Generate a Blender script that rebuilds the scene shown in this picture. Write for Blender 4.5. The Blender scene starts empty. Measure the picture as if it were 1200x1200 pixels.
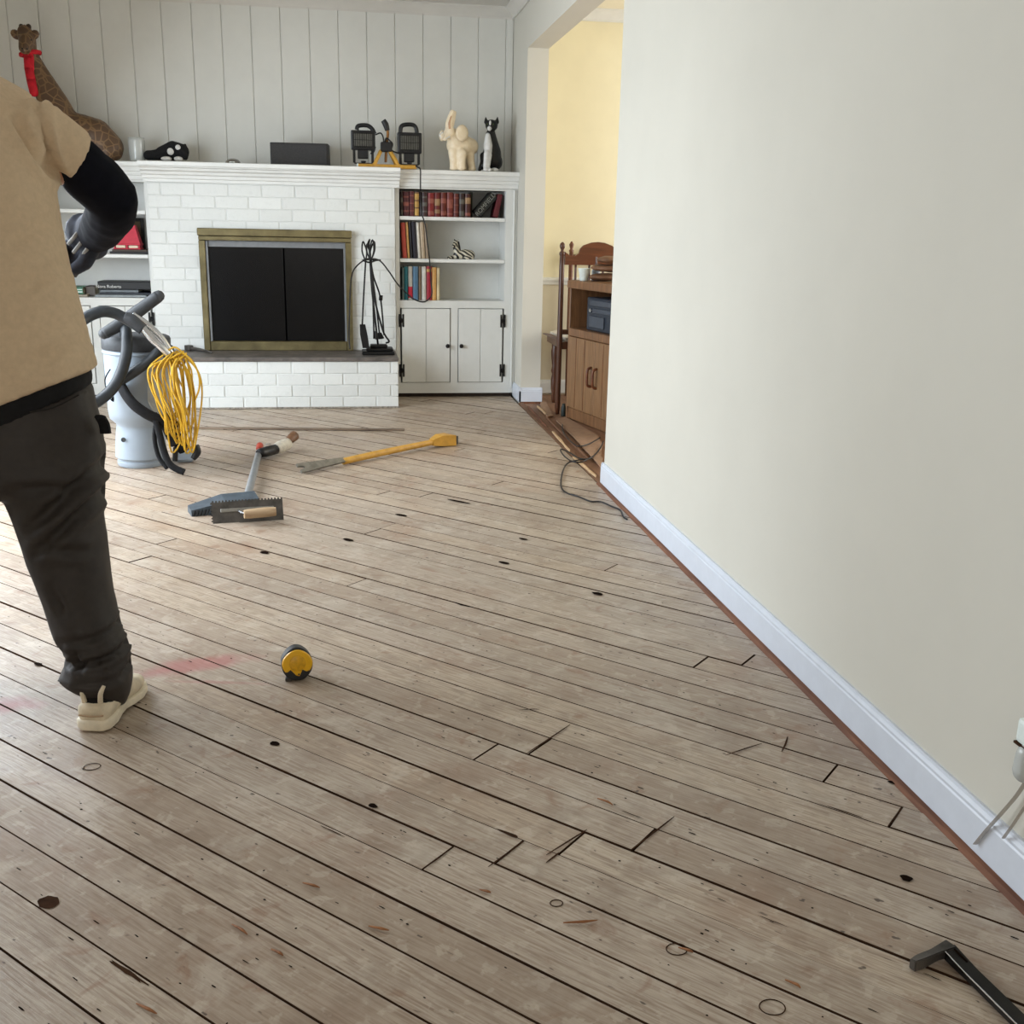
import bpy, bmesh, math, random
from mathutils import Vector, Matrix, noise

S = bpy.context.scene
COL = S.collection
PI = math.pi
rnd = random.Random(11)

# ------------------------------------------------------------------ camera
H = 1.10                                   # eye height
FPX, PIT, ROLL, YAW = 1219.41, .264497, .0196507, .161759
fwd = Vector((math.sin(YAW)*math.cos(PIT), math.cos(YAW)*math.cos(PIT), -math.sin(PIT)))
_rt = Vector((math.cos(YAW), -math.sin(YAW), 0))
_up = _rt.cross(fwd)
RT = _rt*math.cos(ROLL) + _up*math.sin(ROLL)
UP = _up*math.cos(ROLL) - _rt*math.sin(ROLL)
cam = bpy.data.cameras.new('camera')
cam.sensor_width = 36.0
cam.lens = 36.0*FPX/1200.0
cam.clip_start = .05
camo = bpy.data.objects.new('camera', cam)
COL.objects.link(camo)
mw = Matrix((RT, UP, -fwd)).transposed().to_4x4()
mw.translation = Vector((0, 0, H))
camo.matrix_world = mw
S.camera = camo

# ------------------------------------------------------------------ light
S.view_settings.view_transform = 'Standard'
S.view_settings.look = 'None'
S.view_settings.gamma = 1
S.view_settings.use_curve_mapping = False
S.view_settings.exposure = 0.0
world = bpy.data.worlds.new('sky')
S.world = world
world.use_nodes = True
bg = world.node_tree.nodes['Background']
bg.inputs[0].default_value = (.80, .90, 1.0, 1)
bg.inputs[1].default_value = 1.0


def area(name, loc, direction, sx, sy, power, color):
    L = bpy.data.lights.new(name, 'AREA')
    L.shape = 'RECTANGLE'
    L.size, L.size_y = sx, sy
    L.energy = power
    L.color = color
    o = bpy.data.objects.new(name, L)
    COL.objects.link(o)
    o.location = loc
    o.rotation_euler = Vector(direction).to_track_quat('-Z', 'Y').to_euler()
    return o


# daylight through the left and dining windows, plus an added front fill
WIN_L = [(2.35, 3.15, .22, 2.10), (3.55, 5.65, .12, 2.10)]
area('daylight_and_fill', (-2.15, 2.75, 1.15), (1, -.05, -.72), .75, 1.75, 42, (.85, .925, 1.0))
area('daylight_and_fill', (-2.15, 4.60, 1.10), (1, 0, -.76), 2.00, 1.85, 132, (.835, .918, 1.0))
area('daylight_and_fill', (-.6, -1.4, 1.45), (.1, 1, -.05), 2.2, 1.3, 20, (1.0, .89, .75))  # added warm fill from behind the camera, softens the contrast
area('daylight_and_fill', (4.25, 5.6, 1.35), (-1, .1, 0), 1.7, 1.5, 84, (1.0, .99, .95))


# ------------------------------------------------------------------ helpers
def ray(x, y):
    return fwd + RT*((x-600)/FPX) - UP*((y-600)/FPX)


def fl(x, y, z=0.0):
    d = ray(x, y)
    t = (z-H)/d.z
    return Vector((d.x*t, d.y*t, z))


def ay(x, y, Y):
    d = ray(x, y)
    t = Y/d.y
    return Vector((d.x*t, Y, H+d.z*t))


def obj(name, me, mat=None, parent=None, smooth=False, **props):
    if isinstance(me, bmesh.types.BMesh):
        bm = me
        bmesh.ops.recalc_face_normals(bm, faces=bm.faces[:])
        me = bpy.data.meshes.new(name)
        bm.to_mesh(me)
        bm.free()
    if mat is not None:
        for m in (mat if isinstance(mat, (list, tuple)) else [mat]):
            me.materials.append(m)
    if smooth:
        for p in me.polygons:
            p.use_smooth = True
        if smooth == 'edge':
            try:
                me.set_sharp_from_angle(angle=math.radians(40))
            except Exception:
                pass
    o = bpy.data.objects.new(name, me)
    COL.objects.link(o)
    if parent is not None:
        o.parent = parent
        wm = Matrix.Identity(4)
        p = parent
        chain = []
        while p is not None:
            chain.append(p)
            p = p.parent
        for p in reversed(chain):
            wm = wm @ p.matrix_basis
        o.matrix_basis = wm.inverted()      # meshes are written in room coordinates
    for k, v in props.items():
        o[k] = v
    return o


def thing(name, label, cat, loc=(0, 0, 0), rz=0.0, group=None):
    o = bpy.data.objects.new(name, None)
    o.empty_display_size = .05
    COL.objects.link(o)
    o.location = loc
    o.rotation_euler = (0, 0, rz)
    tag(o, label, cat, group)
    return o


def tag(o, label, cat, group=None):
    o['label'] = label
    o['category'] = cat
    if group:
        o['group'] = group
    return o


def local(o):
    "part meshes of this thing are written in its own frame"
    o.matrix_basis = Matrix.Identity(4)
    return o


def box(bm, x0, x1, y0, y1, z0, z1, bev=0.0, M=None, seg=1):
    vs = [bm.verts.new((x, y, z)) for x in (x0, x1) for y in (y0, y1) for z in (z0, z1)]
    idx = [(0, 1, 3, 2), (4, 6, 7, 5), (0, 4, 5, 1), (2, 3, 7, 6), (0, 2, 6, 4), (1, 5, 7, 3)]
    fs = [bm.faces.new([vs[i] for i in f]) for f in idx]
    if bev > 0:
        es = set(e for f in fs for e in f.edges)
        r = bmesh.ops.bevel(bm, geom=list(es)+vs, offset=bev, segments=seg, affect='EDGES', profile=.6)
        vs = list(set(v for f in r['faces'] for v in f.verts) | set(v for v in vs if v.is_valid))
    if M is not None:
        bmesh.ops.transform(bm, matrix=M, verts=[v for v in vs if v.is_valid])
    return vs


def B(*a, **k):
    bm = bmesh.new()
    box(bm, *a, **k)
    return bm


def prism(bm, pts, d, M=None):
    "outline in local XY, extruded from z=0 to z=d"
    a = [bm.verts.new((p[0], p[1], 0)) for p in pts]
    b = [bm.verts.new((p[0], p[1], d)) for p in pts]
    n = len(pts)
    bm.faces.new(list(reversed(a)))
    bm.faces.new(b)
    for i in range(n):
        j = (i+1) % n
        bm.faces.new((a[i], a[j], b[j], b[i]))
    if M is not None:
        bmesh.ops.transform(bm, matrix=M, verts=a+b)
    return a+b


def smooth_path(pts, k=6):
    pts = [Vector(p) for p in pts]
    out = []
    n = len(pts)
    for i in range(n-1):
        p0 = pts[max(i-1, 0)]; p1 = pts[i]; p2 = pts[i+1]; p3 = pts[min(i+2, n-1)]
        for s in range(k):
            t = s/k
            out.append(.5*((2*p1)+(-p0+p2)*t+(2*p0-5*p1+4*p2-p3)*t*t+(-p0+3*p1-3*p2+p3)*t**3))
    out.append(pts[-1])
    return out


def tube(bm, pts, r, n=8, k=6, cap=True, flat=None):
    "tube along a smoothed path; r a number or one radius per given point; flat=(w,h) makes a strap"
    raw = [Vector(p) for p in pts]
    P = smooth_path(raw, k) if k > 1 else raw
    m = len(P)
    if isinstance(r, (list, tuple)):
        R = []
        for i in range(m):
            t = i/(m-1)*(len(r)-1)
            a = int(min(t, len(r)-2)); f = t-a
            R.append(r[a]*(1-f)+r[a+1]*f)
    else:
        R = [r]*m
    T = []
    for i in range(m):
        d = P[min(i+1, m-1)]-P[max(i-1, 0)]
        T.append(d.normalized() if d.length > 1e-9 else Vector((0, 0, 1)))
    ref = Vector((0, 0, 1)) if abs(T[0].z) < .9 else Vector((1, 0, 0))
    N = (ref - T[0]*ref.dot(T[0])).normalized()
    rings = []
    for i in range(m):
        N = (N - T[i]*N.dot(T[i]))
        N = N.normalized() if N.length > 1e-6 else T[i].orthogonal().normalized()
        Bn = T[i].cross(N)
        ring = []
        for j in range(n):
            a = 2*PI*j/n
            if flat:
                ring.append(bm.verts.new(P[i]+N*math.cos(a)*flat[1]/2+Bn*math.sin(a)*flat[0]/2))
            else:
                ring.append(bm.verts.new(P[i]+(N*math.cos(a)+Bn*math.sin(a))*R[i]))
        rings.append(ring)
    for i in range(m-1):
        for j in range(n):
            q = (j+1) % n
            bm.faces.new((rings[i][j], rings[i][q], rings[i+1][q], rings[i+1][j]))
    if cap:
        bm.faces.new(list(reversed(rings[0])))
        bm.faces.new(rings[-1])
    return bm


def T(*a, **k):
    return tube(bmesh.new(), *a, **k)


def lathe(bm, prof, n=24, M=None):
    "profile [(radius, z)] turned about local z"
    rings = []
    for (r, z) in prof:
        if r < 1e-6:
            rings.append([bm.verts.new((0, 0, z))])
        else:
            rings.append([bm.verts.new((r*math.cos(2*PI*j/n), r*math.sin(2*PI*j/n), z)) for j in range(n)])
    for a, b in zip(rings, rings[1:]):
        for j in range(n):
            q = (j+1) % n
            if len(a) == 1 and len(b) == 1:
                continue
            if len(a) == 1:
                bm.faces.new((a[0], b[q], b[j]))
            elif len(b) == 1:
                bm.faces.new((a[j], a[q], b[0]))
            else:
                bm.faces.new((a[j], a[q], b[q], b[j]))
    if len(rings[0]) > 1:
        bm.faces.new(list(reversed(rings[0])))
    if len(rings[-1]) > 1:
        bm.faces.new(rings[-1])
    vs = [v for r in rings for v in r]
    if M is not None:
        bmesh.ops.transform(bm, matrix=M, verts=vs)
    return bm


def lofted(bm, rings):
    "rings of equal length, closed at both ends"
    R = [[bm.verts.new(p) for p in r] for r in rings]
    n = len(R[0])
    for a, b in zip(R, R[1:]):
        for j in range(n):
            q = (j+1) % n
            bm.faces.new((a[j], a[q], b[q], b[j]))
    bm.faces.new(list(reversed(R[0])))
    bm.faces.new(R[-1])


def ell(bm, c, r, rot=None, sub=2):
    M = Matrix.Translation(Vector(c))
    if rot is not None:
        M = M @ rot.to_4x4()
    if isinstance(r, (int, float)):
        r = (r, r, r)
    M = M @ Matrix.Diagonal((r[0], r[1], r[2], 1))
    bmesh.ops.create_icosphere(bm, subdivisions=sub, radius=1, matrix=M)


def cap(bm, p, q, r0, r1, n=12):
    "tapered capsule"
    p, q = Vector(p), Vector(q)
    ell(bm, p, r0)
    ell(bm, q, r1)
    if (q-p).length > 1e-6:
        tube(bm, [p, q], [r0, r1], n=n, k=1)


def limb(bm, pts, rs):
    for i in range(len(pts)-1):
        cap(bm, pts[i], pts[i+1], rs[i], rs[i+1])


def blob(bm, voxel, it=4, fac=.5):
    "fuse overlapping closed pieces into one continuous smooth mesh"
    bmesh.ops.recalc_face_normals(bm, faces=bm.faces[:])
    me = bpy.data.meshes.new('tmp')
    bm.to_mesh(me)
    bm.free()
    o = bpy.data.objects.new('tmp', me)
    COL.objects.link(o)
    m = o.modifiers.new('r', 'REMESH')
    m.mode = 'VOXEL'
    m.voxel_size = voxel
    m.use_smooth_shade = True
    if it:
        s = o.modifiers.new('s', 'SMOOTH')
        s.iterations = it
        s.factor = fac
    dg = bpy.context.evaluated_depsgraph_get()
    out = bpy.data.meshes.new_from_object(o.evaluated_get(dg))
    bpy.data.objects.remove(o)
    bpy.data.meshes.remove(me)
    out.materials.clear()
    for p in out.polygons:
        p.use_smooth = True
    return out


def crumple(me, amp, scale, stretch=(1, 1, 1), creases=()):
    co = [v.co.copy() for v in me.vertices]
    no = [v.normal.copy() for v in me.vertices]
    for i, v in enumerate(me.vertices):
        p = Vector((co[i].x*stretch[0], co[i].y*stretch[1], co[i].z*stretch[2]))
        d = amp*(noise.noise(p*scale)+.5*noise.noise(p*scale*2.3+Vector((7, 3, 1))))
        for (a, b, w, dep) in creases:
            if no[i].y > .15:
                continue
            ab = Vector((b.x-a.x, 0, b.z-a.z))
            rel = Vector((co[i].x-a.x, 0, co[i].z-a.z))
            t = max(0, min(1, rel.dot(ab)/ab.length_squared))
            dist = (rel-ab*t).length
            e = dist/w
            if e < 3:
                f = math.sin(PI*min(1, max(0, .12+t*.76)))
                d += -dep*f*math.exp(-e*e) + dep*.55*f*math.exp(-(e-1.7)**2*1.6)
        v.co = co[i]+no[i]*d
    me.update()
    return me


def text_mesh(s, size, M, depth=.0006, shear=0.0):
    cu = bpy.data.curves.new('txt', 'FONT')
    cu.body = s
    cu.size = size
    cu.extrude = depth
    cu.align_x = 'CENTER'
    cu.align_y = 'CENTER'
    cu.shear = shear
    o = bpy.data.objects.new('txt', cu)
    COL.objects.link(o)
    dg = bpy.context.evaluated_depsgraph_get()
    me = bpy.data.meshes.new_from_object(o.evaluated_get(dg))
    bpy.data.objects.remove(o)
    me.transform(M)
    return me


def copy_tree(o, parent=None):
    c = o.copy()
    COL.objects.link(c)
    if parent is not None:
        c.parent = parent
    for ch in list(o.children):
        copy_tree(ch, c)
    return c


def basis(x, y, z, loc):
    m = Matrix((Vector(x), Vector(y), Vector(z))).transposed().to_4x4()
    m.translation = Vector(loc)
    return m


# ------------------------------------------------------------------ materials
def srgb(r, g, b):
    f = lambda c: (c/255/12.92 if c/255 <= .04045 else ((c/255+.055)/1.055)**2.4)
    return (f(r), f(g), f(b), 1)


class NT:
    def __init__(s, name):
        s.m = bpy.data.materials.new(name)
        s.m.use_nodes = True
        s.t = s.m.node_tree
        s.b = s.t.nodes['Principled BSDF']

    def n(s, typ, **k):
        x = s.t.nodes.new(typ)
        for a, v in k.items():
            setattr(x, a, v)
        return x

    def l(s, a, b):
        s.t.links.new(a, b)

    def noise(s, vec, scale, detail=3, rough=.5, dist=0.0):
        x = s.n('ShaderNodeTexNoise')
        x.inputs['Scale'].default_value = scale
        x.inputs['Detail'].default_value = detail
        x.inputs['Roughness'].default_value = rough
        x.inputs['Distortion'].default_value = dist
        if vec is not None:
            s.l(vec, x.inputs['Vector'])
        return x.outputs['Fac']

    def ramp(s, fac, stops):
        x = s.n('ShaderNodeValToRGB')
        e = x.color_ramp.elements
        while len(e) < len(stops):
            e.new(.5)
        for i, (p, c) in enumerate(stops):
            e[i].position = p
            e[i].color = c if len(c) == 4 else (*c, 1)
        s.l(fac, x.inputs['Fac'])
        return x.outputs['Color']

    def mix(s, fac, a, b, mode='MIX'):
        x = s.n('ShaderNodeMix', data_type='RGBA', blend_type=mode)
        for sock, v in ((x.inputs['Factor'], fac), (x.inputs['A'], a), (x.inputs['B'], b)):
            pass
        ins = [i for i in x.inputs if i.enabled] if False else x.inputs
        fs, A, Bs = ins[0], ins[6], ins[7]
        for sock, v in ((fs, fac), (A, a), (Bs, b)):
            if hasattr(v, 'links'):
                s.l(v, sock)
            else:
                sock.default_value = v
        return x.outputs[2]

    def math(s, op, a, b=0.0, clamp=False):
        x = s.n('ShaderNodeMath', operation=op, use_clamp=clamp)
        for i, v in enumerate((a, b)):
            if hasattr(v, 'links'):
                s.l(v, x.inputs[i])
            else:
                x.inputs[i].default_value = v
        return x.outputs[0]

    def mapping(s, vec, scale=(1, 1, 1), loc=(0, 0, 0), rot=(0, 0, 0), typ='POINT'):
        x = s.n('ShaderNodeMapping', vector_type=typ)
        x.inputs['Location'].default_value = loc
        x.inputs['Rotation'].default_value = rot
        x.inputs['Scale'].default_value = scale
        s.l(vec, x.inputs['Vector'])
        return x.outputs[0]

    def bump(s, height, strength=.2, dist=.01):
        x = s.n('ShaderNodeBump')
        x.inputs['Strength'].default_value = strength
        x.inputs['Distance'].default_value = dist
        s.l(height, x.inputs['Height'])
        s.l(x.outputs[0], s.b.inputs['Normal'])

    def obj(s):
        return s.n('ShaderNodeTexCoord').outputs['Object']

    def pos(s):
        return s.n('ShaderNodeNewGeometry').outputs['Position']

    def rand(s):
        return s.n('ShaderNodeObjectInfo').outputs['Random']


def M(name, col, rough=.5, metal=0.0, var=.08, scale=30, spec=.4, bump=0.0, stretch=(1, 1, 1), col2=None, trans=0.0):
    t = NT(name)
    c = srgb(*col)
    v = t.mapping(t.obj(), scale=stretch)
    f = t.noise(v, scale, 4, .6)
    if col2 is None:
        a = tuple(min(1, x*(1-var*1.6)) for x in c[:3])+(1,)
        b = tuple(min(1, x*(1+var*1.6)) for x in c[:3])+(1,)
    else:
        a, b = c, srgb(*col2)
    t.l(t.ramp(f, [(.3, a), (.7, b)]), t.b.inputs['Base Color'])
    t.b.inputs['Roughness'].default_value = rough
    t.b.inputs['Metallic'].default_value = metal
    t.b.inputs['Specular IOR Level'].default_value = spec
    if trans:
        t.b.inputs['Transmission Weight'].default_value = trans
        t.b.inputs['IOR'].default_value = 1.45
    if bump:
        t.bump(f, bump, .01)
    return t.m


def plank_material():
    t = NT('weathered_plank')
    o = t.obj()
    p = t.pos()
    r = t.rand()
    comb = t.n('ShaderNodeCombineXYZ')
    t.l(t.math('MULTIPLY', r, 37.0), comb.inputs[0])
    t.l(t.math('MULTIPLY', r, 11.0), comb.inputs[1])
    add = t.n('ShaderNodeVectorMath', operation='ADD')
    t.l(o, add.inputs[0])
    t.l(comb.outputs[0], add.inputs[1])
    v = add.outputs[0]
    base = t.ramp(r, [(0, srgb(166, 149, 131)), (.25, srgb(184, 169, 152)), (.5, srgb(173, 159, 143)), (.75, srgb(190, 174, 154)), (1, srgb(180, 161, 140))])
    # grain along the board
    g = t.noise(t.mapping(v, scale=(5, 90, 5)), 2.2, 5, .62, .6)
    base = t.mix(t.ramp(g, [(.42, (0, 0, 0)), (.66, (1, 1, 1))]), base, srgb(146, 127, 109))
    g2 = t.noise(t.mapping(v, scale=(1.4, 26, 3)), 3.0, 3, .5, 1.8)
    base = t.mix(t.ramp(g2, [(.55, (0, 0, 0)), (.75, (.55, .55, .55))]), base, srgb(136, 114, 94))
    # pale dusty blotches, brown patches
    bl = t.noise(t.mapping(p, scale=(1, 1, 1)), 7.0, 5, .62, .5)
    base = t.mix(t.ramp(bl, [(.56, (0, 0, 0)), (.66, (.40, .40, .40))]), base, srgb(200, 189, 174))
    br = t.noise(t.mapping(p, loc=(3, 8, 1)), 3.3, 4, .6, .3)
    base = t.mix(t.ramp(br, [(.55, (0, 0, 0)), (.72, (.42, .42, .42))]), base, srgb(136, 100, 76))
    sp = t.noise(t.mapping(p, loc=(1, 5, 2)), 24.0, 4, .55, .3)
    base = t.mix(t.ramp(sp, [(.585, (0, 0, 0)), (.625, (.34, .34, .34))]), base, srgb(202, 190, 174))
    og = t.noise(t.mapping(p, loc=(9, 2, 4)), 13.0, 5, .6, .6)
    base = t.mix(t.ramp(og, [(.60, (0, 0, 0)), (.70, (.5, .5, .5))]), base, srgb(132, 92, 66))
    dk = t.noise(t.mapping(p, loc=(4, 7, 6)), 5.0, 6, .68, .4)
    base = t.mix(t.ramp(dk, [(.50, (0, 0, 0)), (.68, (.45, .45, .45))]), base, srgb(124, 104, 87))
    # fine dark flecks lying along the grain
    fk = t.noise(t.mapping(v, scale=(22, 70, 22)), 1.4, 2, .5)
    base = t.mix(t.ramp(fk, [(.70, (0, 0, 0)), (.76, (.8, .8, .8))]), base, srgb(88, 70, 56))
    fk2 = t.noise(t.mapping(v, scale=(30, 46, 22), loc=(5, 2, 0)), 1.0, 2, .5)
    base = t.mix(t.ramp(fk2, [(.715, (0, 0, 0)), (.75, (.85, .85, .85))]), base, srgb(66, 50, 40))
    # red chalk stains on the boards
    for (cx, cy, ang, sx, sy, k) in ((-.40, 2.585, .28, .20, .062, .62), (-.84, 2.40, -.05, .15, .055, .75), (-.33, 2.47, -.2, .16, .012, .4)):
        q = t.mapping(p, loc=(cx, cy, 0), rot=(0, 0, ang), scale=(sx, sy, 1), typ='TEXTURE')
        w = t.n('ShaderNodeVectorMath', operation='LENGTH')
        q2 = t.n('ShaderNodeVectorMath', operation='MULTIPLY')
        t.l(q, q2.inputs[0])
        q2.inputs[1].default_value = (1, 1, 0)
        t.l(q2.outputs[0], w.inputs[0])
        wob = t.math('MULTIPLY', t.math('SUBTRACT', t.noise(p, 16, 3), .5), 1.1)
        dd = t.math('ADD', w.outputs['Value'], wob)
        m = t.ramp(dd, [(.35, (1, 1, 1)), (1.0, (0, 0, 0))])
        # scatter the pigment
        m2 = t.math('MULTIPLY', m, k)
        base = t.mix(m2, base, srgb(168, 92, 92))
    t.l(base, t.b.inputs['Base Color'])
    ro = t.noise(p, 9, 3)
    t.l(t.ramp(ro, [(.3, (.34, .34, .34)), (.7, (.52, .52, .52))]), t.b.inputs['Roughness'])
    t.b.inputs['Specular IOR Level'].default_value = .55
    t.bump(g, .25, .003)
    return t.m


def brick_paint():
    t = NT('painted_brick')
    p = t.pos()
    f = t.noise(p, 26, 5, .6)
    r = t.rand()
    c = t.ramp(r, [(0, srgb(211, 213, 210)), (1, srgb(221, 223, 220))])
    c = t.mix(t.ramp(f, [(.55, (0, 0, 0)), (.8, (.5, .5, .5))]), c, srgb(198, 200, 197))
    t.l(c, t.b.inputs['Base Color'])
    t.b.inputs['Roughness'].default_value = .45
    t.bump(t.noise(p, 60, 4, .6), .35, .006)
    return t.m


def wood(name, a, b, rough=.4, sc=(3, 40, 3), axis='x'):
    t = NT(name)
    sv = {'x': (3, 34, 34), 'y': (34, 3, 34), 'z': (34, 34, 3)}[axis]
    g = t.noise(t.mapping(t.obj(), scale=sv), 1.6, 5, .6, .8)
    t.l(t.ramp(g, [(.3, srgb(*a)), (.7, srgb(*b))]), t.b.inputs['Base Color'])
    t.b.inputs['Roughness'].default_value = rough
    t.bump(g, .12, .003)
    return t.m


def giraffe_mat():
    t = NT('carved_giraffe')
    o = t.obj()
    v = t.n('ShaderNodeTexVoronoi', feature='DISTANCE_TO_EDGE')
    v.inputs['Scale'].default_value = 21
    t.l(o, v.inputs['Vector'])
    c = t.ramp(v.outputs['Distance'], [(.03, srgb(126, 98, 66)), (.10, srgb(84, 62, 44))])
    n = t.noise(o, 14, 3)
    c = t.mix(t.ramp(n, [(.4, (0, 0, 0)), (.7, (.5, .5, .5))]), c, srgb(96, 72, 48))
    t.l(c, t.b.inputs['Base Color'])
    t.b.inputs['Roughness'].default_value = .5
    return t.m


def zebra_mat():
    t = NT('zebra_paint')
    w = t.n('ShaderNodeTexWave', wave_type='BANDS', bands_direction='DIAGONAL')
    w.inputs['Scale'].default_value = 17
    w.inputs['Distortion'].default_value = 2.5
    w.inputs['Detail'].default_value = 1
    t.l(t.obj(), w.inputs['Vector'])
    t.l(t.ramp(w.outputs['Fac'], [(.42, srgb(28, 26, 22)), (.52, srgb(196, 190, 172))]), t.b.inputs['Base Color'])
    t.b.inputs['Roughness'].default_value = .4
    return t.m


m_plank = plank_material()
m_sub = M('dark_subfloor', (40, 29, 22), .9)
m_dirt = M('dirty_board_edge', (62, 44, 32), .95, var=.15, spec=.03)
m_wall = M('cream_wall_paint', (205, 202, 191), .62, var=.012, scale=3, spec=.25, bump=.02)
m_header = m_wall
m_panel = M('white_panel_paint', (212, 212, 206), .5, var=.015, scale=8, spec=.35)
m_white = M('white_trim_paint', (222, 223, 220), .38, var=.02, scale=14)
m_cab = M('white_cabinet_paint', (214, 215, 211), .42, var=.02, scale=10)
m_base = M('bluish_white_baseboard', (208, 214, 224), .35, var=.02, scale=20)
m_ceil = M('ceiling_paint', (206, 203, 196), .7, var=.02, scale=6)
m_yellow_wall = M('yellow_wall_paint', (231, 223, 192), .6, var=.02, scale=4)
m_tan_wall = M('tan_wall_paint', (206, 197, 174), .6, var=.03, scale=4)
m_dfloor = wood('old_red_floor', (112, 78, 56), (146, 108, 82), .55, axis='y')
m_rust = wood('raw_rusty_wood', (88, 52, 34), (132, 86, 60), .7, axis='y')
m_brick = brick_paint()
m_mortar = M('painted_mortar', (208, 210, 207), .6, var=.02)
m_slab = M('slate_hearth', (70, 66, 63), .5, var=.25, scale=14, col2=(112, 104, 98))
m_brass = M('tarnished_brass', (112, 102, 72), .45, .7, var=.2, scale=10)
m_soot = M('sooty_metal', (34, 32, 30), .6, .3, var=.3)
m_glassdark = M('smoked_fire_glass', (9, 9, 10), .25, .0, var=.1, spec=.22)
m_mesh = M('dark_mesh_curtain', (22, 22, 23), .7, .2, var=.2, scale=200)
m_iron = M('black_iron', (26, 25, 25), .5, .5, var=.2)
m_black = M('black_plastic', (22, 22, 24), .42, var=.2)
m_blackcloth = M('black_cloth', (14, 14, 17), .9, var=.3, scale=60)
m_grey = M('grey_plastic', (120, 122, 124), .5, var=.06)
m_dgrey = M('dark_grey_rubber', (58, 60, 63), .55, var=.12, scale=40)
m_hose = M('hose_rubber', (44, 48, 52), .45, var=.1)
m_vac = M('pale_grey_vacuum_shell', (148, 158, 168), .32, var=.03, scale=6)
m_vacfilter = M('grey_filter_bag', (158, 158, 152), .8, var=.08)
m_chrome = M('chrome', (215, 217, 220), .18, 1.0, var=.02)
m_alu = M('aluminium', (168, 172, 176), .4, .8, var=.06)
m_steel = M('dull_steel', (146, 144, 138), .42, .85, var=.15)
m_rustysteel = M('worn_dark_steel', (84, 80, 76), .5, .6, var=.3, scale=18)
m_yel = M('yellow_paint', (198, 150, 62), .45, var=.1, scale=30)
m_yelcord = M('yellow_cord_jacket', (206, 162, 44), .45, var=.08)
m_tool_wood = wood('old_handle_wood', (150, 122, 92), (186, 160, 126), .6)
m_dkwood = wood('dark_chair_wood', (58, 34, 22), (92, 54, 34), .35, axis='z')
m_redwood = wood('red_brown_wood', (84, 46, 28), (118, 68, 42), .38)
m_tvwood = wood('walnut_cabinet_wood', (98, 68, 44), (138, 100, 68), .42, axis='z')
m_tvwood2 = wood('walnut_door_wood', (112, 82, 54), (146, 110, 76), .42, axis='z')
m_cushion = M('pale_seat_cloth', (206, 198, 184), .8)
m_elec = M('stereo_plastic', (44, 50, 60), .4, var=.1)
m_elec2 = M('stereo_face', (64, 70, 80), .35, var=.1)
m_kraft = M('brown_leather', (112, 80, 58), .6, var=.2, scale=20)
m_paper = M('kraft_paper', (146, 116, 92), .8, var=.1)
m_cream = M('ivory_ceramic', (226, 208, 176), .45, var=.07, scale=40, col2=(236, 222, 196))
m_catblack = M('glossy_black_glaze', (16, 16, 18), .3)
m_catwhite = M('white_glaze', (214, 214, 212), .35)
m_plushblack = M('black_plush', (18, 18, 20), .95, var=.3, scale=90, bump=.3)
m_plushwhite = M('white_plush', (214, 212, 208), .95, scale=90, bump=.3)
m_silver = M('silver_dish', (150, 148, 144), .25, .9)
m_speaker = M('charcoal_cloth', (58, 57, 57), .85, var=.12, scale=120)
m_giraffe = giraffe_mat()
m_redcloth = M('red_cloth', (190, 24, 40), .8, var=.12)
m_redpaint = M('red_paint', (196, 34, 58), .5, var=.06)
m_zebra = zebra_mat()
m_shirt = M('tan_cotton', (205, 182, 152), .9, var=.04, scale=70, spec=.15, bump=.05)
m_trousers = M('dark_brown_twill', (45, 39, 35), .62, var=.10, scale=60, spec=.4)
m_navy = M('navy_elbow_sleeve', (12, 13, 22), .9, var=.2, spec=.15)
m_glove = M('dark_blue_work_glove', (38, 44, 58), .7, var=.4, scale=22)
m_gloveback = M('pale_glove_back', (150, 152, 150), .7, var=.1)
m_skin = M('skin', (176, 128, 98), .5, var=.05)
m_shoe = M('beige_shoe', (218, 204, 178), .6, var=.1, scale=30)
m_sole = M('cream_sole', (226, 214, 190), .55, var=.08)
m_sock = M('black_sock', (18, 18, 18), .9)
m_hair = M('dark_hair', (32, 26, 22), .7)
m_gold = M('gilt_band', (176, 140, 76), .4, .3, var=.15)
m_page = M('book_pages', (206, 198, 178), .8)
m_hole = M('hole_shadow_wood', (26, 17, 12), .98, spec=.02)
m_knot = M('dark_knot', (60, 40, 27), .9, var=.3, spec=.05)
m_tape_black = M('tape_black_rubber', (30, 30, 31), .5)
m_tape_yel = M('tape_yellow', (232, 176, 26), .32, var=.05)
m_outlet = M('white_plastic', (226, 236, 232), .35)


def clear_mat(name, col, rough=.05, fac=.75):
    t = NT(name)
    t.b.inputs['Base Color'].default_value = (*col, 1)
    t.b.inputs['Roughness'].default_value = rough
    tr = t.n('ShaderNodeBsdfTransparent')
    mx = t.n('ShaderNodeMixShader')
    mx.inputs[0].default_value = 1-fac
    t.l(tr.outputs[0], mx.inputs[1])
    t.l(t.b.outputs[0], mx.inputs[2])
    t.l(mx.outputs[0], t.t.nodes['Material Output'].inputs['Surface'])
    return t.m


m_clear = clear_mat('clear_glass', (.5, .52, .5), .08, .07)
m_pane = clear_mat('window_pane', (.9, .95, .95), .02, .93)
m_film = clear_mat('cloudy_clear_plastic', (.42, .37, .31), .45, .42)


def struct(name, me, mat, parent=None, **k):
    o = obj(name, me, mat, parent, **k)
    o['kind'] = 'structure'
    return o


# ------------------------------------------------------------------ room shell
XR = 1.14          # living-room face of the right wall
XL = -2.22
YB = 7.30          # back wall
YF = -1.60
ZC = 2.49
WE = 4.44          # where the right wall ends and the opening begins
PIL = 6.73         # far jamb of the opening
HD = 2.17          # underside of the header

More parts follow.
